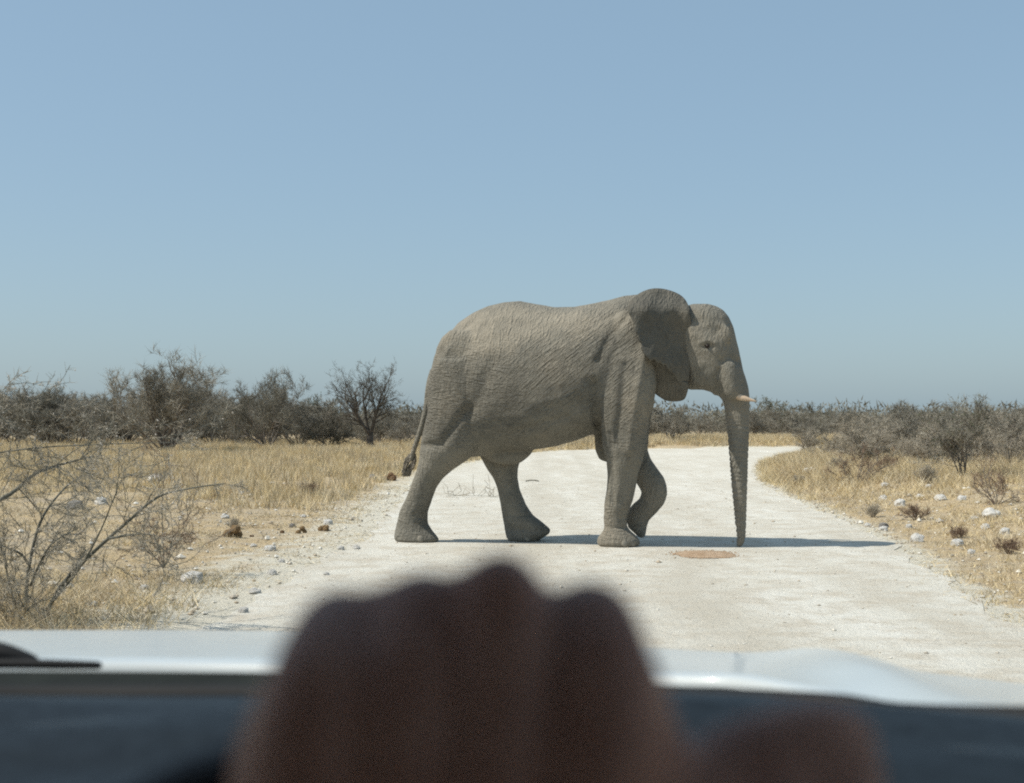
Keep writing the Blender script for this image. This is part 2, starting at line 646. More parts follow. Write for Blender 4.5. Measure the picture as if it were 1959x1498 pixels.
one(dk, 1478, 0, 150, 757, 'dark leafy tree just right of the tusk on the far skyline', 'acacia_tree', 1.35, 4.0, .4, 'tree')
one(dk, 1556, 0, 180, 768, 'small dark round tree in the dip of the far skyline right of the trunk', 'acacia_tree', 1.2, 4.0, 2.4, 'tree')
one(dk, 604, 0, 170, 752, 'dark tree top rising behind the thicket between the flat-topped and single-trunked trees', 'acacia_tree', 1.1, 4.0, 3.4, 'tree')

# --- far woodland that reads as one mass
rng = np.random.default_rng(3)
n = 1500
fx, fy = [], []
D_ = 165 + 560 * rng.random(n) ** 1.6
U_ = rng.uniform(-.47, .47, n)
CXs, CYs, Hs = U_ * D_, D_, rng.uniform(2.8, 4.6, n) * (1 + (D_ - 165) / 900)
bl = 130
P0 = np.repeat(np.stack([CXs, CYs, np.zeros(n)], 1), bl, 0)
hh_ = np.repeat(Hs, bl)
a = rng.uniform(0, 2 * np.pi, n * bl)
rr = np.sqrt(rng.random(n * bl)) * hh_ * .75
zz = rng.random(n * bl) ** .8 * hh_ * np.sqrt(np.clip(1 - (rr / (hh_ * .8)) ** 2, 0.05, 1))
P0 = P0 + np.stack([np.cos(a) * rr, np.sin(a) * rr, zz], 1)
dd = rng.normal(size=P0.shape) * .6 + np.array((0, 0, .55))
P1 = P0 + dd * rng.uniform(.25, .7, (len(P0), 1))
V, F = slivers(P0, P1, rng.uniform(.05, .14, len(P0)), rng)
far = obj('distant_woodland', mesh_np('distant_woodland', V, F, mottled('far_scrub', (.12, .115, .09), (.235, .222, .175), .05, lo=.35, hi=.65)))
far['kind'] = 'stuff'
far['label'] = 'dark line of distant bush under the sky'

# ------------------------------------------------------------------ grass
m_grass = new_mat('straw', (.5, .36, .15), .8, .15)
t = NT(m_grass)
av = t.n('ShaderNodeAttribute', attribute_name='tint')
t.l(av.outputs['Color'], t.b.inputs['Base Color'])


def grass(name, X, Y, H, W, nb, rng, label, spread=.10, lean=.35, shade=None):
    """tufts of single-triangle blades; one object"""
    Z = ground_h(X, Y) - .01
    m = len(X)
    cx = np.repeat(X, nb) + rng.normal(size=m * nb) * spread
    cy = np.repeat(Y, nb) + rng.normal(size=m * nb) * spread
    cz = np.repeat(Z, nb)
    P0 = np.stack([cx, cy, cz], 1)
    h = np.repeat(H, nb) * rng.uniform(.45, 1.1, m * nb)
    d = rng.normal(size=(m * nb, 3)) * lean
    d[:, 2] = 1
    P1 = P0 + d * h[:, None]
    V, F = slivers(P0, P1, np.repeat(W, nb), rng)
    base = np.array([(.61, .495, .29), (.67, .56, .36), (.56, .44, .24), (.57, .495, .35), (.46, .375, .25)])
    tuft = rng.integers(0, 5, m) if shade is None else shade
    c = base[tuft] * rng.uniform(.8, 1.15, (m, 1))
    c = np.repeat(c, nb, 0) * rng.uniform(.75, 1.2, (m * nb, 1))
    o = obj(name, mesh_np(name, V, F, m_grass, False, np.repeat(c, 3, 0)))
    o['kind'] = 'stuff'
    o['label'] = label
    return o


def patch(X, Y, s, seed):
    return np.array([mnoise.fractal((x * s, y * s, seed), 1.0, 2.0, 3) for x, y in zip(X, Y)])


rng = np.random.default_rng(8)
# tall golden belt, left
n = 26000
d = np.sqrt(rng.uniform(24 ** 2, 112 ** 2, n))
px = rng.uniform(-80, 1160, n)
X = (px - CX) / FPX * d
D = road_dist(X, d)
pn = patch(X, d, .16, 2.0)
edge = 27 + 6.5 * patch(X, d, .11, 7.7) * 1.5 - np.clip((px - 430) / 40, -4, 6)
keep = (D > np.where(d < 45, 1.0, .35)) & (d > edge) & (rng.random(n) < .62 + .5 * pn)
X, d = X[keep], d[keep]
grass('golden_grass', X, d, rng.uniform(.16, .50, len(X)) * (.85 + .4 * patch(X, d, .2, 4.0)), .0035 + .00010 * d, 20, rng,
      'belt of tall golden grass between the road and the thorn trees')
# short and patchy, left foreground
n = 15000
d = np.sqrt(rng.uniform(8.5 ** 2, 33 ** 2, n))
px = rng.uniform(-60, 800, n)
X = (px - CX) / FPX * d
D = road_dist(X, d)
pn = patch(X, d, .55, 5.0)
near = np.clip((14.5 - d) / 4, 0, 1)
keep = (D > .35) & (rng.random(n) < (.08 + .65 * np.clip(pn, 0, 1) + .9 * near * np.clip(D / 1.5, 0, 1)))
X, d, near = X[keep], d[keep], near[keep]
grass('dry_grass', X, d, rng.uniform(.03, .12, len(X)) * (1 + 1.7 * near), np.full(len(X), .0020) + .00010 * d, 11, rng,
      'short patchy dry grass on the left verge', .07, .8, rng.choice(5, len(X), p=(.12, .12, .18, .26, .32)))
# right verge
n = 30000
d = np.sqrt(rng.uniform(7.5 ** 2, 86 ** 2, n))
px = rng.uniform(1380, 2060, n)
X = (px - CX) / FPX * d
D = road_dist(X, d)
pn = patch(X, d, .35, 9.0)
dense = smooth((d - 24) / 10)
keep = (X > 0) & (D > .12) & (rng.random(n) < (.34 + .50 * dense + .45 * (d < 19) * np.clip(D, 0, 1) + .8 * np.clip(pn, -.3, 1)) * np.where(D < .8, .8, 1))
X, d, D = X[keep], d[keep], D[keep]
hgt = rng.uniform(.05, .14, len(X)) + smooth((d - 22) / 14) * rng.uniform(.12, .36, len(X))
grass('verge_grass', X, d, hgt * np.where(D < 1, .7, 1), .0026 + .00011 * d, 16, rng, 'dry straw grass over the right verge', .09, .6)
# flat straw and broken stalks littering the bare soil
n = 26000
d = np.sqrt(rng.uniform(8 ** 2, 40 ** 2, n))
px = rng.uniform(-60, 2020, n)
X = (px - CX) / FPX * d
D = road_dist(X, d)
pn = patch(X, d, .8, 3.0)
keep = (D > -.15) & (D < 9) & (rng.random(n) < np.where(X > 0, .95, .45) + 1.1 * pn)
X, d = X[keep], d[keep]
grass('straw_litter', X, d, rng.uniform(.012, .035, len(X)), .0022 + .00009 * d, 9, rng, 'flattened straw littering the bare soil of both verges', .12, 2.6)
# far bank beyond the bend
n = 9000
d = rng.uniform(87, 112, n)
px = rng.uniform(900, 2060, n)
X = (px - CX) / FPX * d
D = road_dist(X, d)
keep = D > .3
X, d = X[keep], d[keep]
grass('far_grass', X, d, rng.uniform(.25, .6, len(X)), 0.004 + .00012 * d, 14, rng, 'strip of golden grass along the far side of the bend', .2)

# ------------------------------------------------------------------ near bush at the left edge
m_green_bark = mottled('grey_green_bark', (.085, .09, .075), (.17, .165, .14), 9.0, bumpd=.004, bscale=80)
m_bud = new_mat('pale_bud', (.55, .50, .44), .8, .2)


def near_bush(name, base_px, stems, label, seed, tw_mat, nbud=260, r0=.022, subs=7, ground_pt=None):
    """stems are polylines of pixels at given distances; side twigs are grown along them"""
    rng = np.random.default_rng(seed)
    bx, by, bz = ground_pt if ground_pt is not None else on_ground(*base_px)
    root = empty(name, (bx, by, bz))
    off = np.array((bx, by, bz))
    S0, S1, A0, A1 = [], [], [], []
    T0, T1 = [], []

    def sub(p, d, L, r, lev):
        n = 4
        for i in range(n):
            d = d + rng.normal(size=3) * .16
            d /= np.linalg.norm(d)
            q = p + d * L / n
            S0.append(p); S1.append(q); A0.append(max(r * (1 - .2 * i), .0017)); A1.append(max(r * (1 - .2 * (i + 1)), .0014))
            # thorns and spur twigs
            for _ in range(2 if lev else 3):
                e = d + rng.normal(size=3) * .9
                e /= np.linalg.norm(e)
                u = rng.random()
                b = p * (1 - u) + q * u
                T0.append(b); T1.append(b + e * rng.uniform(.02, .075))
            if lev < 2 and rng.random() < .75:
                e = d + rng.normal(size=3) * .55
                e /= np.linalg.norm(e)
                sub(q, e, L * rng.uniform(.4, .7), r * .6, lev + 1)
            p = q

    for (pts, r) in stems:
        W = [at(px, py, dd) - off for px, py, dd in pts]
        # smooth the polyline
        dense = []
        for i in range(len(W) - 1):
            p0 = W[max(i - 1, 0)]; p1 = W[i]; p2 = W[i + 1]; p3 = W[min(i + 2, len(W) - 1)]
            for u in np.linspace(0, 1, 6)[:-1]:
                dense.append(.5 * ((2 * p1) + (p2 - p0) * u + (2 * p0 - 5 * p1 + 4 * p2 - p3) * u * u + (3 * p1 - p0 - 3 * p2 + p3) * u ** 3))
        dense.append(W[-1])
        m = len(dense) - 1
        for i in range(m):
            ra, rb = r * (1 - .8 * i / m), r * (1 - .8 * (i + 1) / m)
            S0.append(dense[i]); S1.append(dense[i + 1]); A0.append(ra); A1.append(rb)
        for _ in range(subs):
            i = int(rng.uniform(.12, .98) * m)
            d = dense[min(i + 1, m)] - dense[i - 1]
            d = d / np.linalg.norm(d) + rng.normal(size=3) * .62
            d /= np.linalg.norm(d)
            sub(dense[i], d, rng.uniform(.15, .46), max(r, .010) * .30 * (1 - .5 * i / m), 0)
    V, F = tubes(S0, S1, A0, A1, 6)
    obj('stem', mesh_np(name + '_stem', V, F, m_green_bark, True), root)
    T0, T1 = np.array(T0), np.array(T1)
    V, F = tubes(T0, T1, np.full(len(T0), .0016), np.full(len(T0), .0006), 3)
    obj('twigs_and_thorns', mesh_np(name + '_twigs', V, F, tw_mat), root)
    # pale buds and galls
    idx = rng.integers(0, len(T0), nbud)
    c = T1[idx]
    s = rng.uniform(.002, .0055, nbud)
    octv = np.array([(1, 0, 0), (-1, 0, 0), (0, 1, 0), (0, -1, 0), (0, 0, 1), (0, 0, -1)], float)
    octf = np.array([(0, 2, 4), (2, 1, 4), (1, 3, 4), (3, 0, 4), (2, 0, 5), (1, 2, 5), (3, 1, 5), (0, 3, 5)])
    V = (c[:, None] + octv[None] * s[:, None, None] * rng.uniform(.6, 1.4, (nbud, 1, 3))).reshape(-1, 3)
    F = (octf[None] + (np.arange(nbud) * 6)[:, None, None]).reshape(-1, 3)
    o = obj('buds', mesh_np(name + '_buds', V, F, m_bud), root)
    o['kind'] = 'stuff'
    return tag(root, label, 'bush')


near_bush('thorn_bush', (85, 1186), [
    ([(80, 1190, 10.9), (118, 1120, 10.8), (175, 1060, 10.7), (240, 1002, 10.6), (300, 952, 10.4), (360, 935, 10.2), (430, 925, 10.0)], .019),
    ([(52, 1190, 10.9), (52, 1110, 10.9), (70, 1020, 10.9), (95, 968, 10.9), (140, 920, 11.0), (185, 905, 11.1)], .017),
    ([(58, 1120, 10.9), (95, 1045, 10.6), (150, 1010, 10.4)], .012),
    ([(60, 1090, 10.9), (40, 1060, 10.7), (0, 1042, 10.5), (-60, 1010, 10.4)], .012),
    ([(210, 1030, 10.6), (260, 1022, 10.4), (300, 1024, 10.2)], .012),
    ([(85, 1170, 10.9), (150, 1090, 10.4), (190, 1020, 10.2), (215, 960, 10.0), (225, 940, 10.0)], .011),
    ([(40, 1190, 10.9), (14, 1100, 10.6), (10, 1040, 10.5)], .012),
    ([(30, 1200, 10.6), (60, 1160, 10.4), (110, 1140, 10.2)], .007),
    ([(20, 1200, 10.6), (0, 1160, 10.4), (-30, 1120, 10.2)], .007),
    ([(70, 1200, 10.6), (40, 1150, 10.3), (20, 1090, 10.1)], .007),
], 'bare arching thorn bush in the left foreground, grey-green stems rising from the verge', 5, m_twig_pale, 420, subs=9)
near_bush('thorn_bush', None, [
    ([(-330, 1110, 9.2), (-160, 1010, 9.0), (0, 956, 8.9), (70, 905, 8.9), (130, 885, 8.9), (180, 873, 8.9)], .020),
    ([(-300, 1110, 9.2), (-140, 960, 9.0), (-40, 880, 8.8), (60, 858, 8.8), (200, 850, 8.8), (330, 846, 8.8)], .009),
    ([(-300, 1110, 9.2), (-170, 930, 9.0), (-90, 840, 8.8), (-30, 800, 8.8), (10, 790, 8.8)], .012),
    ([(-290, 1100, 9.2), (-220, 900, 9.0), (-150, 815, 8.8), (-80, 780, 8.8), (-30, 765, 8.7)], .007),
], 'thorny branches with pale buds reaching in from the left edge above the arching bush', 6, m_twig_pale, 800, subs=11,
    ground_pt=(-4.25, 9.3, gz(-4.25, 9.3)))
near_bush('dry_shrub', (314, 1080), [
    ([(314, 1086, 14.0), (312, 1040, 14.0), (310, 960, 14.0), (316, 900, 14.0)], .008),
    ([(314, 1086, 14.0), (340, 1040, 14.0), (365, 990, 14.0)], .006),
    ([(314, 1086, 14.0), (285, 1050, 14.0), (262, 1000, 14.0)], .006),
    ([(314, 1086, 14.0), (330, 1030, 13.7), (325, 970, 13.6)], .006),
    ([(314, 1086, 14.0), (300, 1040, 13.0), (280, 1015, 13.6)], .005),
    ([(314, 1086, 14.0), (275, 1075, 13.2), (235, 1060, 13.7)], .005),
    ([(314, 1086, 14.0), (365, 1070, 13.2), (395, 1035, 13.7)], .005),
], 'small leafless brown shrub right of the arching thorn bush, just above the pale boulder', 9, m_twig_red, 60, subs=4)

# small tufty shrubs
cush = bush_meshes('cushion', 81, .5, 1.7, 14, (5, 4, 4), 2, m_bark, m_twig_pale, extra=1500, wid=.007, base_r=.006, up=.5, tl=.9)
cushb = bush_meshes('cushion_b', 82, .5, 1.5, 14, (5, 4, 4), 2, m_bark, m_twig_red, extra=1500, wid=.008, base_r=.006, up=.5, tl=.9)
for px, py, top, lab, ms in (
        (445, 1012, 986, 'round greyish cushion shrub with a white rock at its left, on the left verge', cush),
        (592, 945, 918, 'small brown shrub at the lower edge of the golden grass, left of the tail', cushb),
        (1752, 995, 958, 'dark cushion shrub among pale rocks in the middle of the right verge', cushb),
        (1672, 990, 960, 'straw-coloured cushion shrub at the road edge left of the dark cushion shrub', cush),
        (1835, 1030, 1000, 'low brown cushion shrub below the white rocks on the right verge', cushb),
        (1600, 905, 872, 'grey cushion shrub beside the low reddish shrub where the right verge begins', cush),
        (1700, 905, 868, 'brown cushion shrub above the pale rocks, left of the tallest shrub', cushb),
        (1770, 925, 885, 'pale cushion shrub just left of the tallest shrub stems', cush),
        (1930, 1060, 1020, 'brown tuft shrub at the right edge of the view below the largest white rock', cushb),
        (1530, 928, 905, 'low grey cushion shrub near the tip of the right verge', cush)):
    x, y, z = on_ground(px, py)
    make_bush(ms, (x, y, z - .02), (at(px, top, y)[2] - z) / .5, px, 'cushion_shrub', lab, 'shrub', sx=1.15)

# ------------------------------------------------------------------ rocks, dung, twigs, gravel
m_rock = mottled('pale_limestone', (.55, .525, .475), (.78, .755, .70), 5.0, bumpd=.02, bscale=18)
m_rock_dk = mottled('grey_limestone', (.17, .16, .15), (.34, .32, .29), 5.0, bumpd=.02, bscale=18)
m_dung = mottled('brown_dung', (.10, .055, .03), (.24, .14, .075), 14.0, bumpd=.02, bscale=40)
m_dung_dry = mottled('dry_dung', (.22, .14, .07), (.36, .25, .13), 14.0, bumpd=.02, bscale=40)


def lump(name, seed, cuts=3, rough=.38, flat=.75, mat=None):
    bm = bmesh.new()
    bmesh.ops.create_icosphere(bm, subdivisions=cuts, radius=1.0)
    rnd = random.Random(seed)
    planes = [(Vector((rnd.gauss(0, 1), rnd.gauss(0, 1), rnd.gauss(0, .8))).normalized(), rnd.uniform(.74, .95)) for _ in range(14)]
    for v in bm.verts:
        for nn, dd in planes:
            e = v.co.dot(nn) - dd
            if e > 0:
                v.co -= nn * e
        v.co *= 1 + rough * .35 * mnoise.fractal(v.co * 1.9 + Vector((seed, 0, 0)), 1.0, 2.0, 3)
        v.co.z *= flat
    me = bpy.data.meshes.new(name)
    bm.to_mesh(me)
    bm.free()
    me.materials.append(mat)
    return me


rock_me = [lump('rock_%d' % i, i + 3, 3, .55, .78, m_rock) for i in range(5)]
rock_dk = [lump('rock_dk_%d' % i, i + 13, 3, .55, .78, m_rock_dk) for i in range(2)]
LS = 'small pale limestone rock lying on the left verge'
RS = 'small pale limestone rock lying among the straw of the right verge'
rocks = [
    (366, 1116, 48, 0, 'broad pale boulder, largest rock on the left verge', None),
    (487, 1136, 26, 0, 'pale rounded rock at the road edge below the broad pale boulder', None),
    (465, 1173, 22, 0, 'pale stone on the road edge just above the white bonnet', None),
    (175, 1160, 22, 0, 'whitish rock under the arching thorn bush', None),
    (192, 966, 28, 0, 'white rock seen through the arching thorn bush stems', None),
    (296, 923, 34, 0, 'flat pale rock in the golden grass below the tallest thorn tree', None),
    (430, 992, 18, 0, 'white rock touching the round cushion shrub', None),
    (627, 1003, 20, 0, 'bright white rock just above the brown dung by the road edge', None),
    (558, 1009, 14, 1, 'small dark grey rock left of the bright white rock', None),
    (712, 917, 18, 1, 'flat grey rock just left of the dark dung near the tail', None),
    (140, 975, 36, 1, 'dark flat rock left of the white rock behind the thorn bush', None),
    (485, 1046, 14, 0, LS, 'small rocks on the left verge'), (516, 1054, 26, 0, LS, 'small rocks on the left verge'),
    (538, 1076, 14, 0, LS, 'small rocks on the left verge'), (520, 1100, 22, 0, LS, 'small rocks on the left verge'),
    (652, 1052, 16, 0, LS, 'small rocks on the left verge'), (682, 1051, 16, 0, LS, 'small rocks on the left verge'),
    (275, 1128, 18, 0, LS, 'small rocks on the left verge'), (580, 990, 12, 0, LS, 'small rocks on the left verge'),
    (462, 946, 12, 0, LS, 'small rocks on the left verge'), (624, 1101, 14, 0, LS, 'small rocks on the left verge'),
    (1901, 990, 38, 0, 'largest white rock, near the right edge of the view on the right verge', None),
    (1866, 996, 18, 0, 'white rock just left of the largest white rock', None),
    (1842, 957, 20, 0, 'flat pale rock under the tallest shrub of the right verge', None),
    (1802, 957, 26, 0, 'wide pale rock left of the flat rock under the tallest shrub', None),
    (1692, 1016, 20, 0, 'white rock at the road edge just above the end of the elephant\'s shadow', None),
    (1692, 1009, 20, 1, 'dark grey rock behind the white rock at the shadow\'s end', None),
    (1552, 909, 30, 0, 'long flat pale rock near the tip of the right verge', None),
    (1536, 891, 10, 0, RS, 'small rocks on the right verge'), (1563, 895, 12, 0, RS, 'small rocks on the right verge'),
    (1778, 934, 16, 0, RS, 'small rocks on the right verge'), (1762, 953, 18, 0, RS, 'small rocks on the right verge'),
    (1701, 920, 18, 0, RS, 'small rocks on the right verge'), (1694, 931, 18, 0, RS, 'small rocks on the right verge'),
    (1692, 957, 18, 0, RS, 'small rocks on the right verge'), (1724, 968, 24, 0, RS, 'small rocks on the right verge'),
    (1661, 1007, 14, 0, RS, 'small rocks on the right verge'), (1834, 1045, 26, 0, RS, 'small rocks on the right verge'),
    (1757, 1037, 30, 0, RS, 'small rocks on the right verge'), (1888, 1012, 20, 0, RS, 'small rocks on the right verge'),
    (1925, 1022, 22, 0, RS, 'small rocks on the right verge'), (1800, 1000, 16, 0, RS, 'small rocks on the right verge'),
    (1740, 1010, 14, 0, RS, 'small rocks on the right verge'), (1860, 1060, 18, 0, RS, 'small rocks on the right verge'),
]
random.seed(4)
for i, (px, py, w, dk_, lab, grp) in enumerate(rocks):
    x, y, z = on_ground(px, py)
    s = w / FPX * y / 2 * 1.05
    o = obj('rock', (rock_dk if dk_ else rock_me)[i % (2 if dk_ else 5)])
    o.scale = (s, s * .9, s * random.uniform(.75, 1.1))
    o.location = (x, y + s * .5, z + s * .22)
    o.rotation_euler = (random.uniform(-.2, .2), random.uniform(-.2, .2), random.uniform(0, 6))
    tag(o, lab, 'rock', grp)


def brightest_turn(o, me, view):
    """turn a rock about the vertical so that a sunlit face is towards the road"""
    k = len(me.polygons)
    nn = np.empty(k * 3, np.float32)
    ar = np.empty(k, np.float32)
    me.polygons.foreach_get('normal', nn)
    me.polygons.foreach_get('area', ar)
    nn = nn.reshape(-1, 3)
    best = (-1, 0)
    for a in np.linspace(0, 2 * math.pi, 24, endpoint=False):
        c_, s_2 = math.cos(a), math.sin(a)
        w = np.stack([nn[:, 0] * c_ - nn[:, 1] * s_2, nn[:, 0] * s_2 + nn[:, 1] * c_, nn[:, 2]], 1)
        q = float((np.maximum(w @ -view, 0) * np.maximum(w @ np.array(sdir), 0) * ar).sum())
        best = max(best, (q, a))
    o.rotation_euler = (0, 0, best[1])


for o in [q for q in COL.objects if q.name.startswith('rock')]:
    v_ = np.array(o.location) - np.array((0, 0, CAMZ))
    brightest_turn(o, o.data, v_ / np.linalg.norm(v_))


def dung_pile(px, py, w, n, seed, mat, label):
    x, y, z = on_ground(px, py)
    root = empty('elephant_dung', (x, y, z))
    rnd = random.Random(seed)
    W = w / FPX * y
    ms = [lump('dung_ball', seed * 7 + k, 2, .5, .8, mat) for k in range(2)]
    for k in range(n):
        o = obj('dung_ball', ms[k % 2], root)
        s = W * rnd.uniform(.15, .24)
        o.scale = (s, s, s)
        lay = k >= n * .7 and n > 3
        o.location = ((rnd.uniform(-.5, .5) if not lay else rnd.uniform(-.2, .2)) * (W - 2 * s), rnd.uniform(-.3, .3) * W, s * (.6 if not lay else 1.5))
        o.rotation_euler = (rnd.uniform(0, 6), rnd.uniform(0, 6), 0)
    return tag(root, label, 'dung')


dung_pile(746, 919, 30, 9, 2, m_dung, 'dark red-brown elephant dung behind the tail tip')
dung_pile(622, 1016, 32, 6, 3, m_dung_dry, 'flattened brown dung below the bright white rock on the left verge')
dung_pile(576, 1020, 24, 4, 4, m_dung_dry, 'straw-brown dung ball between two darker lumps on the left verge')
dung_pile(538, 1020, 16, 3, 6, m_dung, 'small dark dung lump under the small dark grey rock')
dung_pile(448, 1028, 44, 7, 5, m_dung_dry, 'spread brown dung just below the round cushion shrub')
dung_pile(480, 1027, 14, 3, 8, m_dung, 'dark dung lump right of the dung below the cushion shrub')

# reddish sand patch on the road
m_red = mottled('reddish_sand', (.40, .27, .165), (.54, .40, .275), 9.0, bumpd=.03, bscale=50)
x, y, z = on_ground(1348, 1062)
bm = bmesh.new()
ctr = bm.verts.new((0, 0, .03))
rings = []
for rr_, zz_ in ((.35, .028), (.7, .02), (1.0, .005)):
    ring = []
    for k in range(36):
        a = 2 * math.pi * k / 36
        w = 1 + .16 * mnoise.noise((math.cos(a) * 2, math.sin(a) * 2, rr_)) + .06 * mnoise.noise((math.cos(a) * 7, math.sin(a) * 7, rr_))
        ring.append(bm.verts.new((math.cos(a) * rr_ * .345 * w, math.sin(a) * rr_ * .46 * w, zz_ + .006 * mnoise.noise((a * 3, rr_ * 9, 0)))))
    rings.append(ring)
for k in range(36):
    bm.faces.new((ctr, rings[0][k], rings[0][(k + 1) % 36]))
    for r0_, r1_ in zip(rings[:-1], rings[1:]):
        bm.faces.new((r0_[k], r1_[k], r1_[(k + 1) % 36], r0_[(k + 1) % 36]))
rnd = random.Random(2)
for k in range(260):                              # loose crumbs along its rim
    a, rr_ = rnd.uniform(0, 6.28), rnd.gauss(1.0, .12)
    c = Vector((math.cos(a) * rr_ * .345, math.sin(a) * rr_ * .46, .004))
    q = rnd.uniform(.005, .014)
    vv = [bm.verts.new(c + Vector(p) * q) for p in ((1, 0, 0), (-.6, .8, 0), (-.6, -.8, 0), (0, 0, 1))]
    for t3 in ((0, 1, 3), (1, 2, 3), (2, 0, 3)):
        bm.faces.new([vv[i] for i in t3])
me = bpy.data.meshes.new('sand_patch')
bm.to_mesh(me)
bm.free()
me.materials.append(m_red)
for p in me.polygons:
    p.use_smooth = True
sp = obj('sand_patch', me)
sp.location = (x, y, .004)
tag(sp, 'flat reddish patch of loose sand on the white road below the trunk tip', 'sand patch')


def twig(px, py, pts, r, label, mat=m_twig_dk, nsub=0, seed=1):
    x, y, z = on_ground(px, py)
    rng = np.random.default_rng(seed)
    P = [np.array(p, float) for p in pts]
    S0, S1 = P[:-1], P[1:]
    S0, S1 = list(S0), list(S1)
    for _ in range(nsub):
        i = rng.integers(0, len(P) - 1)
        u = rng.random()
        b = P[i] * (1 - u) + P[i + 1] * u
        e = b + np.array((rng.normal() * .12, rng.normal() * .1, abs(rng.normal()) * .16))
        f_ = e + np.array((rng.normal() * .08, rng.normal() * .1, abs(rng.normal()) * .12))
        S0 += [b, e]
        S1 += [e, f_]
    V, F = tubes(S0, S1, np.full(len(S0), r), np.full(len(S0), r * .8), 5)
    o = obj('fallen_twig', mesh_np('fallen_twig', V, F, mat))
    o.location = (x, y, z + r + .004)
    return tag(o, label, 'twig')


twig(1018, 922, [(-.16, 0, .0), (-.05, .05, .02), (.06, .02, .02), (.17, .04, 0)], .018, 'short dark stick lying on the road behind the elephant\'s belly')
twig(905, 952, [(-.55, 0, .02), (-.3, .05, .03), (0, .0, .03), (.3, .06, .02), (.45, .05, .01)], .005,
     'spindly broken branch lying on the road behind the hind legs', m_twig_pale, 20, 3)

# loose gravel on the road and verges
rng = np.random.default_rng(21)
n = 9000
d = np.sqrt(rng.uniform(7 ** 2, 34 ** 2, n))
px = rng.uniform(-20, 1980, n)
X = (px - CX) / FPX * d
D = road_dist(X, d)
keep = (rng.random(n) < np.where(D > 0, 1.0, .42)) & (D < 4.5)
X, d, D = X[keep], d[keep], D[keep]
n = len(X)
Z = ground_h(X, d, D) + .004
s = rng.gamma(2.0, .0030, n) * np.where(D > 0, 1.6, .8) + .003
octv = np.array([(1, 0, 0), (-1, 0, 0), (0, 1, 0), (0, -1, 0), (0, 0, 1), (0, 0, -1)], float)
octf = np.array([(0, 2, 4), (2, 1, 4), (1, 3, 4), (3, 0, 4), (2, 0, 5), (1, 2, 5), (3, 1, 5), (0, 3, 5)])
C = np.stack([X, d, Z + s * .3], 1)
V = (C[:, None] + octv[None] * s[:, None, None] * rng.uniform(.6, 1.5, (n, 6, 1)) * np.array((1.1, 1.1, .7))).reshape(-1, 3)
F = (octf[None] + (np.arange(n) * 6)[:, None, None]).reshape(-1, 3)
pal = np.array([(.62, .58, .50), (.50, .45, .37), (.36, .32, .26), (.42, .35, .26), (.66, .63, .56)])
cc = np.repeat(pal[rng.integers(0, 5, n)], 6, 0)
m_grav = new_mat('loose_stone', (.5, .5, .5), .9, .15)
t = NT(m_grav)
av = t.n('ShaderNodeAttribute', attribute_name='tint')
t.l(av.outputs['Color'], t.b.inputs['Base Color'])
g = obj('gravel', mesh_np('gravel', V, F, m_grav, False, cc))
g['kind'] = 'stuff'
g['label'] = 'loose gravel on the white road and its edges'

# ------------------------------------------------------------------ elephant
PSI = R(15)
HD = np.array((math.cos(PSI), -math.sin(PSI), 0))
NRM = np.array((math.sin(PSI), math.cos(PSI), 0))
E0 = np.array((-1.19, 18.05, 0)) + NRM * .25 + HD * 1.3
eroot = empty('elephant', E0, -PSI)
tag(eroot, 'grey-brown elephant with one short tusk walking across the white road', 'elephant')


def E(px, py, o=0.0):
    """pixel -> elephant's own coordinates (along, across, up) on a vertical plane o metres beyond its midline"""
    r = ray(px, py)
    C = np.array((0, 0, CAMZ))
    tt = (NRM @ E0 + o - NRM @ C) / (NRM @ r)
    p = C + r * tt
    return np.array(((p - E0) @ HD, o, p[2]))


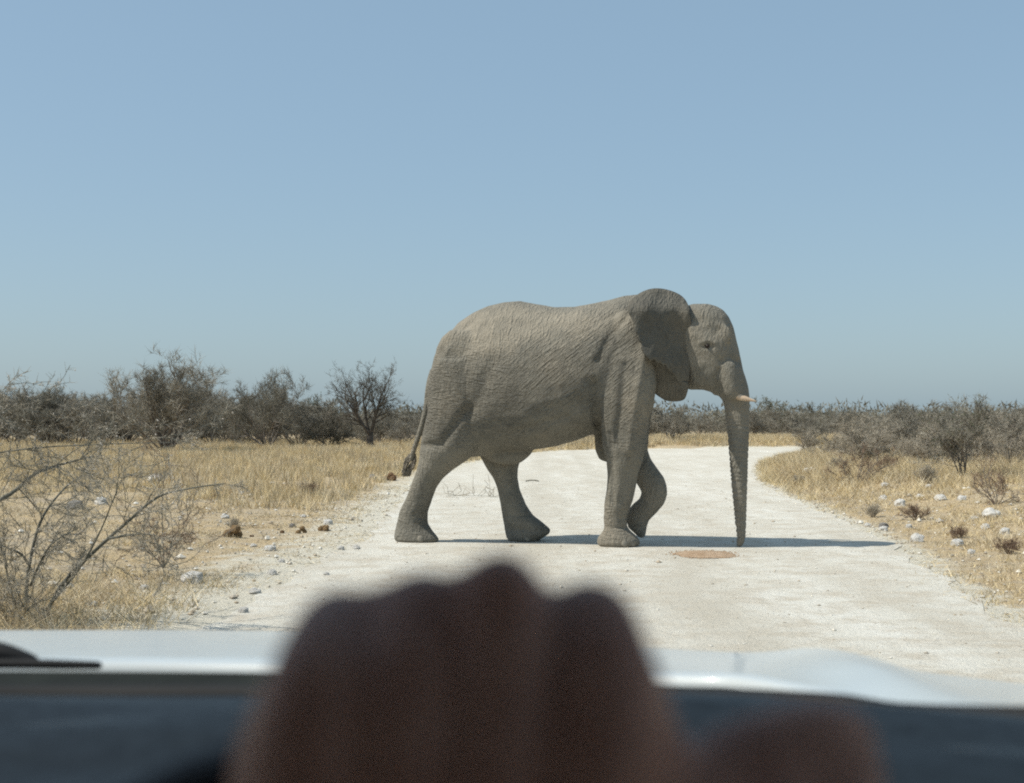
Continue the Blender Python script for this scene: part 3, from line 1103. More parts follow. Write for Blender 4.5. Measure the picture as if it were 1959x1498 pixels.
class Soup:
    def __init__(self):
        self.V, self.F, self.n = [], [], 0

    def rings(self, rs):
        """closed tube through rings (k,3)"""
        k = len(rs[0])
        base = self.n
        for r_ in rs:
            self.V.extend(r_)
        self.n += k * len(rs)
        for i in range(len(rs) - 1):
            for j in range(k):
                j2 = (j + 1) % k
                self.F.append((base + i * k + j, base + i * k + j2, base + (i + 1) * k + j2, base + (i + 1) * k + j))
        for i, rev in ((0, True), (len(rs) - 1, False)):
            c = np.mean(rs[i], 0)
            self.V.append(c)
            ci = self.n
            self.n += 1
            for j in range(k):
                j2 = (j + 1) % k
                a, b = base + i * k + j, base + i * k + j2
                self.F.append((ci, b, a) if rev else (ci, a, b))

    def ball(self, c, r, seg=16):
        c = np.array(c)
        r = np.array(r if hasattr(r, '__len__') else (r, r, r))
        rs = []
        for i in range(1, seg // 2):
            th = math.pi * i / (seg // 2)
            rs.append([c + r * np.array((math.sin(th) * math.cos(2 * math.pi * j / seg), math.sin(th) * math.sin(2 * math.pi * j / seg), -math.cos(th))) for j in range(seg)])
        self.rings(rs)

    def chain(self, pts, rad, seg=14, sub=4):
        """round tube along points with radii"""
        P, Rr = [], []
        pts = [np.array(p, float) for p in pts]
        for i in range(len(pts) - 1):
            p0 = pts[max(i - 1, 0)]; p1 = pts[i]; p2 = pts[i + 1]; p3 = pts[min(i + 2, len(pts) - 1)]
            for u in np.linspace(0, 1, sub + 1)[:-1]:
                P.append(.5 * ((2 * p1) + (p2 - p0) * u + (2 * p0 - 5 * p1 + 4 * p2 - p3) * u * u + (3 * p1 - p0 - 3 * p2 + p3) * u ** 3))
                Rr.append(rad[i] * (1 - u) + rad[i + 1] * u)
        P.append(pts[-1])
        Rr.append(rad[-1])
        rs = []
        prev = None
        for i, (p, r_) in enumerate(zip(P, Rr)):
            d = P[min(i + 1, len(P) - 1)] - P[max(i - 1, 0)]
            d /= np.linalg.norm(d)
            if prev is None:
                ref = np.array((0, 0, 1.)) if abs(d[2]) < .8 else np.array((1., 0, 0))
                a = np.cross(d, ref)
            else:
                a = prev - d * (prev @ d)
            a /= np.linalg.norm(a)
            prev = a
            b = np.cross(d, a)
            rs.append([p + (a * math.cos(2 * math.pi * k / seg) + b * math.sin(2 * math.pi * k / seg)) * r_ for k in range(seg)])
        d0 = P[0] - P[1]
        d0 /= np.linalg.norm(d0)
        d1 = P[-1] - P[-2]
        d1 /= np.linalg.norm(d1)
        c0, c1 = np.array(rs[0]), np.array(rs[-1])
        pre = [list((c0 - P[0]) * f_ + P[0] + d0 * Rr[0] * g_) for f_, g_ in ((.35, .9), (.75, .62))]
        post = [list((c1 - P[-1]) * f_ + P[-1] + d1 * Rr[-1] * g_) for f_, g_ in ((.75, .62), (.35, .9))]
        self.rings(pre + rs + post)

    def remesh(self, name, voxel, iters, factor=.5):
        me = bpy.data.meshes.new(name + '_soup')
        me.from_pydata([tuple(v) for v in self.V], [], self.F)
        bm = bmesh.new()
        bm.from_mesh(me)
        bmesh.ops.recalc_face_normals(bm, faces=bm.faces)
        bm.to_mesh(me)
        bm.free()
        o = bpy.data.objects.new(name + '_soup', me)
        COL.objects.link(o)
        md = o.modifiers.new('r', 'REMESH')
        md.mode = 'VOXEL'
        md.voxel_size = voxel
        md.adaptivity = 0
        ms = o.modifiers.new('s', 'SMOOTH')
        ms.factor = factor
        ms.iterations = iters
        dg = bpy.context.evaluated_depsgraph_get()
        out = bpy.data.meshes.new_from_object(o.evaluated_get(dg))
        out.name = name
        bpy.data.objects.remove(o)
        bpy.data.meshes.remove(me)
        for p in out.polygons:
            p.use_smooth = True
        return out


def hring(L, Rr_, py, o, ro, k=20, sq=2.2):
    """horizontal ring whose left and right outline fall on two pixels of one row"""
    a, b = E(L, py, o), E(Rr_, py, o)
    c, rs_ = (a + b) / 2, (b[0] - a[0]) / 2
    out = []
    for j in range(k):
        th = 2 * math.pi * j / k
        ct, st = math.cos(th), math.sin(th)
        out.append(c + np.array((rs_ * math.copysign(abs(ct) ** (2 / sq), ct), ro * math.copysign(abs(st) ** (2 / sq), st), 0)))
    return out


S = Soup()
# trunk of the body: vertical slices (column, top row, bottom row, half width)
body = [(826, 722, 790, .12), (831, 700, 830, .28), (840, 672, 850, .42), (858, 641, 866, .53), (880, 616, 872, .60), (905, 598, 874, .645), (935, 583.5, 869, .69), (965, 577, 864, .72),
        (995, 575.5, 862, .745), (1030, 581, 859, .77), (1065, 587, 853, .78), (1100, 586, 843, .765), (1135, 581, 830, .72), (1165, 575, 818, .67), (1195, 565, 805, .60),
        (1225, 562, 775, .47), (1255, 564, 742, .35), (1285, 572, 728, .29), (1312, 585, 728, .30)]
rs = []
for (px, tp, bt, hw) in body:
    a, b = E(px, tp), E(px, bt)
    zc, hz = a[2] * .42 + b[2] * .58, None
    ring = []
    for j in range(28):
        th = 2 * math.pi * j / 28
        ct, st = math.cos(th), math.sin(th)
        up_ = a[2] - zc
        dn_ = zc - b[2]
        if st > 0:
            z = zc + up_ * st
            y_ = hw * math.copysign(abs(ct) ** 1.06, ct)
        else:
            z = zc - dn_ * abs(st) ** .92
            y_ = hw * math.copysign(abs(ct) ** .80, ct)
        ring.append(np.array(((a[0] + b[0]) / 2, y_, z)))
    rs.append(ring)
S.rings(rs)
# head and trunk
head = [(582, 1326, 1358, .10), (586, 1314, 1371, .19), (594, 1304, 1384, .27), (607, 1298, 1395, .325), (625, 1292, 1403, .365), (648, 1298, 1408, .375), (672, 1299, 1414, .365),
        (695, 1302, 1419, .34), (715, 1306, 1424, .31), (730, 1312, 1428, .27), (739, 1322, 1430, .23), (744, 1345, 1431, .215), (750, 1362, 1432, .205), (758, 1374, 1433, .19), (768, 1382, 1433, .165),
        (785, 1386, 1433, .15), (810, 1390, 1433.5, .14), (840, 1393, 1432.5, .128), (880, 1396, 1431, .115), (920, 1399, 1430, .103), (960, 1403, 1428.5, .09), (1000, 1406.5, 1427.5, .075),
        (1025, 1410, 1426.5, .066), (1038, 1409, 1424, .058), (1044, 1408.5, 1420, .05), (1046.5, 1409.5, 1417, .03)]
S.rings([hring(L, r_, py, 0.0, ro) for (py, L, r_, ro) in head])
# tusk sheaths, brows, cheeks, jaw
for sg in (-1, 1):
    S.chain([E(1388, 690, sg * .20), E(1397, 722, sg * .20), E(1403, 750, sg * .19)], [.11, .125, .115])
    S.ball(E(1376, 642, sg * .25), (.16, .07, .16))
    S.ball(E(1344, 690, sg * .27), (.12, .07, .15))
S.chain([E(1325, 722, 0), E(1350, 728, 0), E(1366, 742, 0), E(1369, 752, 0)], [.15, .13, .09, .045])
# near legs (o < 0) and far legs
nh = [(690, 838, 920, -.38, .26), (740, 828, 935, -.37, .32), (781, 822, 940, -.36, .33), (812, 815, 935, -.345, .32), (842, 807.5, 926, -.33, .30), (868, 804.5, 905, -.32, .27), (883, 803, 888, -.31, .25),
      (900, 799, 864, -.30, .225), (915, 793.5, 848, -.29, .205), (933, 786, 834.5, -.28, .185), (954, 777, 826.5, -.27, .175), (979, 765, 818, -.26, .175), (1000, 760, 818, -.25, .18), (1014, 757, 826, -.25, .19),
      (1024, 755, 835, -.25, .205), (1031, 755, 839.5, -.25, .215), (1036.5, 760, 838, -.25, .20)]
S.rings([hring(L, r_, py, o, ro) for (py, L, r_, o, ro) in nh])
fh = [(800, 880, 1000, .36, .26), (850, 905, 1000, .33, .25), (870, 918, 996, .30, .24), (896, 932, 990.5, .27, .205), (915, 943, 990.5, .25, .185), (934, 951.5, 994, .23, .175), (964, 958, 1004, .21, .175),
      (985, 961, 1019, .20, .18), (1002, 964, 1041, .20, .19), (1012, 965.5, 1053, .20, .17), (1020, 967.5, 1051, .20, .20), (1030, 970, 1034, .20, .20), (1035, 976, 1026, .20, .18)]
S.rings([hring(L, r_, py, o, ro) for (py, L, r_, o, ro) in fh])
nf = [(640, 1175, 1245, -.38, .16), (690, 1150, 1254, -.40, .235), (735, 1143, 1258, -.41, .25), (773, 1141, 1251, -.40, .25), (803, 1144, 1241, -.385, .24), (824, 1149, 1238, -.37, .23), (852, 1153, 1236.5, -.35, .215),
      (880, 1161.5, 1229, -.33, .195), (905, 1163, 1220.5, -.31, .18), (931, 1162, 1215.5, -.29, .168), (957, 1158.5, 1210, -.27, .165), (991, 1155, 1199, -.25, .16), (1007, 1157, 1199, -.25, .165), (1016, 1155, 1205, -.25, .18),
      (1025, 1146.5, 1216, -.25, .20), (1033, 1142, 1222.5, -.25, .215), (1040, 1143, 1223.5, -.25, .215), (1045, 1148, 1218, -.25, .195)]
S.rings([hring(L, r_, py, o, ro) for (py, L, r_, o, ro) in nf])
ff = [(690, 1160, 1250, .38, .2), (773, 1142, 1250, .36, .22), (820, 1137, 1243, .33, .21), (860, 1140, 1239, .30, .20), (878, 1148, 1246, .28, .19), (890, 1185, 1254, .26, .175), (912, 1208, 1269.5, .24, .17), (930, 1222, 1275, .23, .17),
      (942, 1228, 1275.5, .22, .165), (955, 1224, 1273, .21, .16), (965, 1211, 1269, .20, .158), (980, 1198, 1257.5, .19, .155), (995, 1196, 1241, .18, .155), (1008, 1201, 1237, .18, .155), (1018, 1213, 1235.5, .18, .14),
      (1025, 1221, 1234, .18, .12), (1029, 1226, 1231.5, .18, .08)]
S.rings([hring(L, r_, py, o, ro) for (py, L, r_, o, ro) in ff])
# shoulder blade, hip, groin fold
S.ball(E(1205, 655, -.42), (.26, .16, .42))
S.ball(E(1205, 655, .42), (.26, .16, .42))
S.ball(E(880, 690, -.42), (.34, .17, .42))
S.ball(E(880, 690, .42), (.34, .17, .42))
S.chain([E(925, 850, 0), E(950, 866, -.02), E(985, 872, -.02), E(1010, 862, 0)], [.10, .13, .11, .06])
ebody = S.remesh('elephant_body', .0145, 16, .5)

nv = len(ebody.vertices)
VV = np.empty(nv * 3, np.float32)
ebody.vertices.foreach_get('co', VV)
VV = VV.reshape(-1, 3).astype(float)
NN = np.empty(nv * 3, np.float32)
ebody.vertices.foreach_get('normal', NN)
NN = NN.reshape(-1, 3).astype(float)

# skin folds and hollows: (pixel polyline, half width m, depth m)
near_side = smooth((-NN[:, 1] + .15) / .4)


def dist_poly(pts, o=-.5):
    Q = np.array([E(px, py, o)[[0, 2]] for px, py in pts])
    P = VV[:, [0, 2]]
    best = np.full(nv, 1e9)
    for a, b in zip(Q[:-1], Q[1:]):
        ab = b - a
        tt = np.clip(((P - a) @ ab) / (ab @ ab), 0, 1)
        best = np.minimum(best, np.hypot(*(P - a - tt[:, None] * ab).T))
    return best


disp = np.zeros(nv)
for pts, w, dep in (
        ([(1143, 735), (1140, 775), (1141, 830)], .055, -.05),          # behind the foreleg
        ([(1205, 600), (1170, 640), (1150, 690)], .05, -.025),
        ([(1238, 655), (1228, 720), (1215, 800), (1205, 860)], .06, .035),  # ridge of the shoulder
        ([(1200, 700), (1192, 780), (1180, 850)], .05, -.025),
        ([(1168, 830), (1172, 880), (1170, 960)], .03, -.018),
        ([(1185, 960), (1195, 920), (1205, 890)], .03, -.014),
        ([(905, 780), (875, 815), (850, 850), (812, 852)], .05, -.035),  # thigh fold
        ([(950, 700), (930, 750), (905, 790)], .10, -.035),             # flank hollow
        ([(1090, 800), (1040, 812), (1000, 822)], .05, -.025),          # belly crease
        ([(1120, 770), (1085, 785), (1040, 790)], .09, -.02),
        ([(868, 640), (850, 690), (835, 720)], .06, .02),
        ([(905, 600), (870, 640), (850, 672)], .05, -.02),
        ([(790, 985), (812, 1000)], .03, -.012),
        ([(1160, 1010), (1198, 1012)], .02, -.014),
        ([(960, 992), (1018, 990)], .02, -.012),
        ([(1338, 612), (1350, 622), (1362, 632)], .10, -.03),          # temple hollow
        ([(1345, 662), (1353, 660), (1360, 662)], .03, -.018),          # eye socket
        ([(1335, 655), (1352, 650), (1366, 655)], .025, .012),
        ([(1366, 745), (1362, 725), (1372, 705)], .025, -.03),          # mouth corner
        ([(1378, 690), (1395, 684), (1412, 690)], .045, -.03)):
    dd = dist_poly(pts)
    disp += dep * np.exp(-(dd / w) ** 2) * near_side
# ringed trunk
zt0, zt1 = E(1410, 775)[2], E(1410, 1045)[2]
s_ = VV[:, 0]
tr = smooth((zt0 - VV[:, 2]) / .25) * (s_ > E(1376, 900)[0])
ring_ph = VV[:, 2] / .058 + .25 * np.sin(s_ * 9) + .15 * np.sin(VV[:, 1] * 14) + .35 * np.sin(VV[:, 2] * 13) + .2 * np.sin(VV[:, 2] * 37)
back_w = .6 + .4 * smooth((-NN[:, 0] + .5) / 1.0)
disp += tr * .016 * back_w * (np.abs(np.sin(np.pi * ring_ph)) ** .6 - .6) * smooth((VV[:, 2] - zt1) / .2 + .3)
# broad uneven skin
lump_ = np.array([mnoise.fractal(Vector(p) * 2.2, 1.0, 2.0, 3) for p in VV])
disp += .012 * lump_ * (1 - tr)
VV2 = VV + NN * disp[:, None]
VV2[:, 2] = np.maximum(VV2[:, 2], .006)
ebody.vertices.foreach_set('co', VV2.astype(np.float32).ravel())
ebody.update()


# where the skin is wrinkled and which way (r: diagonal, g: level, b: fine)
def blob(px, py, rx, ry):
    c = E(px, py, -.5)
    k_ = 155.0
    return np.exp(-((VV[:, 0] - c[0]) / (rx / k_)) ** 2 - ((VV[:, 2] - c[2]) / (ry / k_)) ** 2)


wd = np.clip(blob(1085, 720, 105, 70) + .75 * blob(1155, 655, 45, 60) + .6 * blob(1000, 790, 70, 50) + .4 * blob(1180, 760, 60, 80), 0, 1)
wh = np.clip(1.1 * blob(900, 760, 95, 70) + .9 * blob(840, 790, 60, 60) + .6 * blob(985, 770, 30, 70) + .6 * blob(815, 980, 60, 60) + .6 * blob(1180, 820, 60, 60) + .4 * blob(1180, 1000, 60, 60), 0, 1)
wd *= 1 - tr
wt = tr
ca = ebody.color_attributes.new('tint', 'FLOAT_COLOR', 'POINT')
dusty = np.clip(blob(1050, 615, 190, 42) + .8 * blob(940, 660, 70, 60) + .6 * blob(1225, 740, 30, 90), 0, 1)  # dust on the spine, plus the sunlit back and shoulder ridge painted paler
c4 = np.stack([wd, wh, wt, .5 + .5 * dusty], 1).astype(np.float32)
ca.data.foreach_set('color', c4.ravel())


def skin_mat(name, dark=1.0):
    m = new_mat(name, (.18, .165, .14), .88, .22)
    t = NT(m)
    co = t.coords()
    a_ = t.n('ShaderNodeAttribute', attribute_name='tint')
    sp_ = t.n('ShaderNodeSeparateColor')
    t.l(a_.outputs['Color'], sp_.inputs[0])

    def streak(al, ac, sa, sc, so, det=3):
        cm = t.n('ShaderNodeCombineXYZ')
        for i, (v, s) in enumerate(((al, sa), (ac, sc), ((0, 1, 0), so))):
            dt = t.n('ShaderNodeVectorMath', operation='DOT_PRODUCT')
            t.l(co, dt.inputs[0])
            dt.inputs[1].default_value = v
            t.l(t.math('MULTIPLY', dt.outputs['Value'], s), cm.inputs[i])
        return t.noise(cm.outputs[0], 1.0, det, .6)

    ang = R(40)
    dg_ = streak((math.cos(ang), 0, math.sin(ang)), (-math.sin(ang), 0, math.cos(ang)), 3.4, 24.0, 5.0)
    ang = R(-8)
    hz_ = streak((math.cos(ang), 0, math.sin(ang)), (-math.sin(ang), 0, math.cos(ang)), 5.0, 25.0, 5.0)
    ang = R(84)
    cr_ = streak((math.cos(ang), 0, math.sin(ang)), (-math.sin(ang), 0, math.cos(ang)), 6.0, 19.0, 5.0)
    fine = t.noise(co, 20.0, 5, .65)
    rid = lambda f_: t.math('ABSOLUTE', t.math('SUBTRACT', f_, .5))
    h = t.math('ADD', t.math('MULTIPLY', t.math('MULTIPLY', rid(dg_), 5.0), t.math('MULTIPLY', sp_.outputs[0], t.maprange(t.noise(co, 2.3, 3, .6), .35, .6, .35, 1.15))), t.math('MULTIPLY', t.math('MULTIPLY', rid(hz_), 4.2), sp_.outputs[1]))
    h = t.math('ADD', h, t.math('MULTIPLY', rid(cr_), 1.3))
    h = t.math('ADD', h, t.math('MULTIPLY', rid(fine), .5))
    t.bump(h, .062)
    big_ = t.noise(co, 1.1, 5, .6)
    colr = t.ramp(big_, [(.32, (.170 * dark, .160 * dark, .133 * dark)), (.5, (.215 * dark, .200 * dark, .163 * dark)), (.68, (.275 * dark, .245 * dark, .192 * dark))])
    dus = t.noise(co, 5.0, 6, .7)
    colr = t.mix(t.maprange(dus, .52, .75, 0, .55), colr, (.28 * dark, .25 * dark, .195 * dark))
    colr = t.mix(t.maprange(dus, .30, .44, .5, 0), colr, (.115 * dark, .108 * dark, .09 * dark))
    dal = t.maprange(t.math('ADD', a_.outputs['Alpha'], t.math('MULTIPLY', t.math('SUBTRACT', t.noise(co, 3.0, 6, .7), .5), 1.0)), .66, 1.0, 0, .6)
    colr = t.mix(dal, colr, (.37 * dark, .325 * dark, .25 * dark))
    t.l(colr, t.b.inputs['Base Color'])
    return m


m_skin = skin_mat('elephant_skin')
m_ear = skin_mat('ear_skin_shaded', .66)  # body skin made darker: the ear's shade is put into its colour
ebody.materials.append(m_skin)
obj('body', ebody, eroot)


# ears: outline in pixels, thickened, slightly cupped
def ear(pts, o_of, thick, name, voxel=.016):
    """pts: list of outline pixels; o_of(s,z) -> distance from midline"""
    out = []
    for px, py in pts:
        q = E(px, py, 0)
        for _ in range(8):
            q = E(px, py, .5 * q[1] + .5 * o_of(q[0], q[2]))
        out.append(q)
    out = np.array(out)
    P2 = out[:, [0, 2]]
    c = P2.mean(0)
    bm = bmesh.new()
    N = 11
    grid = []
    # concentric rings shrunk towards the centre give an evenly shaded sheet
    for k in range(N):
        f_ = 1 - k / N
        grid.append([(c + (p - c) * f_, f_) for p in P2])
    n_ = len(P2)
    sh = []
    for side in (-1, 1):
        rows = []
        for k in range(N):
            row = []
            for (p, f_) in grid[k]:
                th = thick * .5 * (math.sqrt(max(0, 1 - f_ ** 6)) * .9 + .1)
                row.append(bm.verts.new((p[0], o_of(p[0], p[1]) + side * th, p[1])))
            rows.append(row)
        cv = bm.verts.new((c[0], o_of(c[0], c[1]) + side * thick * .5, c[1]))
        for k in range(N - 1):
            for j in range(n_):
                j2 = (j + 1) % n_
                q = (rows[k][j], rows[k][j2], rows[k + 1][j2], rows[k + 1][j])
                bm.faces.new(q if side < 0 else q[::-1])
        for j in range(n_):
            q = (rows[-1][j], rows[-1][(j + 1) % n_], cv)
            bm.faces.new(q if side < 0 else q[::-1])
        sh.append(rows[0])
    for j in range(n_):
        j2 = (j + 1) % n_
        bm.faces.new((sh[0][j2], sh[0][j], sh[1][j], sh[1][j2]))
    bmesh.ops.recalc_face_normals(bm, faces=bm.faces)
    me = bpy.data.meshes.new(name)
    bm.to_mesh(me)
    bm.free()
    ca_ = me.color_attributes.new('tint', 'FLOAT_COLOR', 'POINT')
    ca_.data.foreach_set('color', np.tile(np.array((.0, .1, .0, .5), np.float32), len(me.vertices)))
    for p in me.polygons:
        p.use_smooth = True
    me.materials.append(m_ear)
    return me


sA, zA = E(1318, 640, -.42)[0], E(1318, 640, -.42)[2]
sB = E(1205, 640, -.5)[0]
zT, zB = E(1250, 552, -.45)[2], E(1280, 740, -.45)[2]


def near_o(s, z):
    u = (s - sB) / (sA - sB)                      # 0 rear edge .. 1 root
    w = (z - zB) / (zT - zB)
    u = min(max(u, 0), 1.1)
    o = -.38 - .42 * max(1 - u, 0) ** 1.3 - .05 * math.sin(u * 5.0) - .06 * math.sin(w * 6 + u * 2.2)
    o += .42 * smooth(np.array((w - .74) / .30))   # the top rolls over towards the neck
    o += .16 * float(smooth(np.array((.28 - w) / .4)))
    o += .018 * math.sin(9 * w + 11 * u) + .012 * math.sin(17 * u - 8 * w)
    return float(o)


def far_o(s, z):
    return .34 + .12 * float(smooth(np.array((zT - z) / 1.0)))


def smooth_outline(pts, sub=4):
    P = [np.array(p, float) for p in pts]
    n_ = len(P)
    out = []
    for i in range(n_):
        p0, p1, p2, p3 = P[i - 1], P[i], P[(i + 1) % n_], P[(i + 2) % n_]
        for u in np.linspace(0, 1, sub + 1)[:-1]:
            out.append(.5 * ((2 * p1) + (p2 - p0) * u + (2 * p0 - 5 * p1 + 4 * p2 - p3) * u * u + (3 * p1 - p0 - 3 * p2 + p3) * u ** 3))
    return out


near_pts = [(1202, 594), (1206, 576), (1225, 560), (1248, 552), (1272, 553), (1296, 561), (1310, 572), (1318, 588), (1322, 615), (1324, 650), (1323, 680), (1320, 708), (1316, 735), (1307, 742),
            (1297, 730), (1288, 716), (1277, 706), (1273, 699), (1269, 700), (1263, 694), (1258, 695), (1252, 688), (1246, 690), (1240, 685), (1230, 675), (1226, 664), (1227, 658), (1222, 652), (1219, 640), (1213, 632), (1214, 622), (1207, 608)]
obj('ear', ear(smooth_outline(near_pts), near_o, .035, 'ear'), eroot)
fold_pts = [(1231, 673), (1245, 683), (1262, 690), (1282, 704), (1303, 728), (1317, 733), (1314, 754), (1306, 766), (1283, 768), (1267, 763), (1255, 751), (1246, 728), (1238, 700)]
zF0, zF1 = E(1280, 690, -.4)[2], E(1280, 768, -.3)[2]


def fold_o(s, z):
    w = min(max((z - zF1) / (zF0 - zF1), 0), 1.1)
    return -.20 - .22 * w + .02 * math.sin(s * 14)


obj('ear_fold', ear(smooth_outline(fold_pts), fold_o, .03, 'ear_fold'), bpy.data.objects['ear'])
far_pts = [(1205, 594), (1210, 578), (1228, 566), (1250, 560), (1280, 566), (1300, 590), (1312, 620), (1314, 660), (1314, 700), (1315, 735), (1313, 754), (1305, 766), (1283, 768), (1266, 762), (1252, 752), (1240, 738), (1232, 718), (1226, 690),
           (1220, 650), (1212, 620)]
obj('ear', ear(smooth_outline(far_pts), far_o, .035, 'ear_far'), eroot)

# toenails: low pale shells at the front of each planted foot
m_nail = mottled('toenail', (.20, .185, .15), (.29, .26, .21), 12.0)
bm = bmesh.new()
bmesh.ops.create_uvsphere(bm, u_segments=10, v_segments=6, radius=1.0)
nail_me = bpy.data.meshes.new('toenail')
bm.to_mesh(nail_me)
bm.free()
nail_me.materials.append(m_nail)
for p in nail_me.polygons:
    p.use_smooth = True
for cpx, cpy, o_, rs_, ro_ in ((797, 1029, -.25, .255, .215), (1183, 1038, -.25, .245, .215), (1003, 1030, .20, .20, .20)):
    c = E(cpx, cpy, o_)
    for a_ in (-62, -32, -2, 28):
        th = R(a_)
        n_ = obj('toenail', nail_me, eroot)
        n_.location = (c[0] + rs_ * .97 * math.cos(th), c[1] + ro_ * .97 * math.sin(th), .055)
        n_.rotation_euler = (0, R(-14), th)
        n_.scale = (.018, .042, .045)
# tusks, eye, tail
m_ivory = mottled('ivory', (.42, .30, .20), (.58, .46, .33), 8.0, .5, .4)
for sg in (-1, 1):
    ts = Soup()
    ts.chain([E(1398, 744, sg * .20), E(1411, 757.5, sg * .22), E(1428, 763, sg * .25), E(1446, 767.5, sg * .27)] if sg < 0 else
             [E(1398, 742, sg * .20), E(1410, 752, sg * .22), E(1418, 757, sg * .23), E(1424, 760, sg * .235)], [.045, .043, .029, .006], 14, 5)
    me = bpy.data.meshes.new('tusk')
    me.from_pydata([tuple(v) for v in ts.V], [], ts.F)
    for p in me.polygons:
        p.use_smooth = True
    me.materials.append(m_ivory)
    obj('tusk', me, eroot)
m_eye = new_mat('dark_eye', (.02, .012, .008), .35, .3)
bm = bmesh.new()
bmesh.ops.create_uvsphere(bm, u_segments=14, v_segments=8, radius=.026)
me = bpy.data.meshes.new('eye')
bm.to_mesh(me)
bm.free()
me.materials.append(m_eye)
for p in me.polygons:
    p.use_smooth = True
# find the skin under the eye pixel
BV = VV2[(np.abs(VV2[:, 0] - E(1353, 662, -.35)[0]) < .05) & (np.abs(VV2[:, 2] - E(1353, 662, -.35)[2]) < .04)]
eo = float(BV[:, 1].min()) if len(BV) else -.36
for sg in (1, -1):
    e_ = obj('eye', me, eroot)
    ep = E(1353, 662, eo)
    e_.location = (ep[0], sg * (eo + .016), ep[2])
tl = Soup()
tpx = [(832, 712, -.05), (826, 728, -.08), (821, 748, -.12), (816, 780, -.16), (807, 815, -.18), (797, 845, -.18), (790, 866, -.18), (787, 878, -.18)]
tl.chain([E(a, b, c) for a, b, c in tpx], [.07, .062, .052, .042, .036, .032, .030, .028], 12, 4)
me = bpy.data.meshes.new('tail')
me.from_pydata([tuple(v) for v in tl.V], [], tl.F)
for p in me.polygons:
    p.use_smooth = True
ca_ = me.color_attributes.new('tint', 'FLOAT_COLOR', 'POINT')
ca_.data.foreach_set('color', np.tile(np.array((0, .15, 0, .6), np.float32), len(me.vertices)))
me.materials.append(m_skin)
tail = obj('tail', me, eroot)
rng = np.random.default_rng(4)
m_hair = mottled('tail_hair', (.17, .15, .12), (.32, .285, .23), 20.0)
T0, T1 = [], []
for i in range(420):
    side = rng.choice((-1, 1), p=(.55, .45))
    u = rng.random()
    b = E(789 + side * 5 + rng.normal() * 1.2, 868 + u * 14, -.14 + rng.normal() * .02)
    m1 = E((776 if side < 0 else 791) + rng.normal() * 1.5, 880 + u * 12 + rng.normal() * 2, -.14 + rng.normal() * .025)
    e_ = E((773 if side < 0 else 781) + rng.normal() * 2, 896 + rng.random() * 16, -.14 + rng.normal() * .03)
    T0 += [b, m1]
    T1 += [m1, e_]
V, F = tubes(T0, T1, np.full(len(T0), .0055), np.full(len(T0), .004), 3)
obj('tail_tuft', mesh_np('tail_tuft', V, F, m_hair), tail)

# ------------------------------------------------------------------ the car the photograph is taken from
m_paint = new_mat('white_paint', (.58, .615, .61), .32, .5)
m_paint.node_tree.nodes['Principled BSDF'].inputs['Coat Weight'].default_value = .35
m_paint.node_tree.nodes['Principled BSDF'].inputs['Coat Roughness'].default_value = .12
t = NT(m_paint)
t.l(t.mix(t.maprange(t.noise(t.coords(), 14, 5, .6), .4, .75, 0, .22), (.53, .565, .56), (.43, .425, .385)), t.b.inputs['Base Color'])
m_trim = mottled('black_trim', (.008, .010, .008), (.016, .019, .015), 12.0, .7, .15)
m_rubber = new_mat('black_rubber', (.012, .012, .012), .7, .3)
m_dash = mottled('grey_dash_plastic', (.007, .011, .015), (.012, .018, .024), 60.0, .55, .22)
m_dash_dk = mottled('dark_dash_plastic', (.012, .014, .018), (.02, .024, .03), 40.0, .6, .35)
m_lining = mottled('grey_headlining', (.05, .05, .05), (.075, .075, .07), 30.0, .95, .1)

car = empty('car', (-.35, .6, 0))
tag(car, 'white car seen from its driver\'s seat, bonnet and dashboard below the view', 'car')
CAR = np.array((-.35, .6, 0))


def part(name, V, F, mat, smooth_=True, parent=car, off=CAR):
    me = bpy.data.meshes.new(name)
    me.from_pydata([tuple(np.array(v) - off) for v in V], [], F)
    bm = bmesh.new()
    bm.from_mesh(me)
    bmesh.ops.remove_doubles(bm, verts=bm.verts, dist=1e-5)
    bmesh.ops.recalc_face_normals(bm, faces=bm.faces)
    bm.to_mesh(me)
    bm.free()
    for p in me.polygons:
        p.use_smooth = smooth_
    me.materials.append(mat)
    return obj(name, me, parent)


def interp_line(pts, px):
    xs_ = [p[0] for p in pts]
    return np.array([np.interp(px, xs_, [p[i] for p in pts]) for i in (1, 2)])


def loft(rows):
    V, F = [], []
    n_ = len(rows[0])
    for r_ in rows:
        V.extend(r_)
    for i in range(len(rows) - 1):
        for j in range(n_ - 1):
            a = i * n_ + j
            F.append((a, a + 1, a + n_ + 1, a + n_))
    return V, F


def smooth_pts(pts, n_):
    """resample a (px,py,d) polyline smoothly"""
    P = [np.array(p, float) for p in pts]
    out = []
    for i in range(len(P) - 1):
        p0 = P[max(i - 1, 0)]; p1 = P[i]; p2 = P[i + 1]; p3 = P[min(i + 2, len(P) - 1)]
        for u in np.linspace(0, 1, n_ + 1)[:-1]:
            out.append(.5 * ((2 * p1) + (p2 - p0) * u + (2 * p0 - 5 * p1 + 4 * p2 - p3) * u * u + (3 * p1 - p0 - 3 * p2 + p3) * u ** 3))
    out.append(P[-1])
    return out


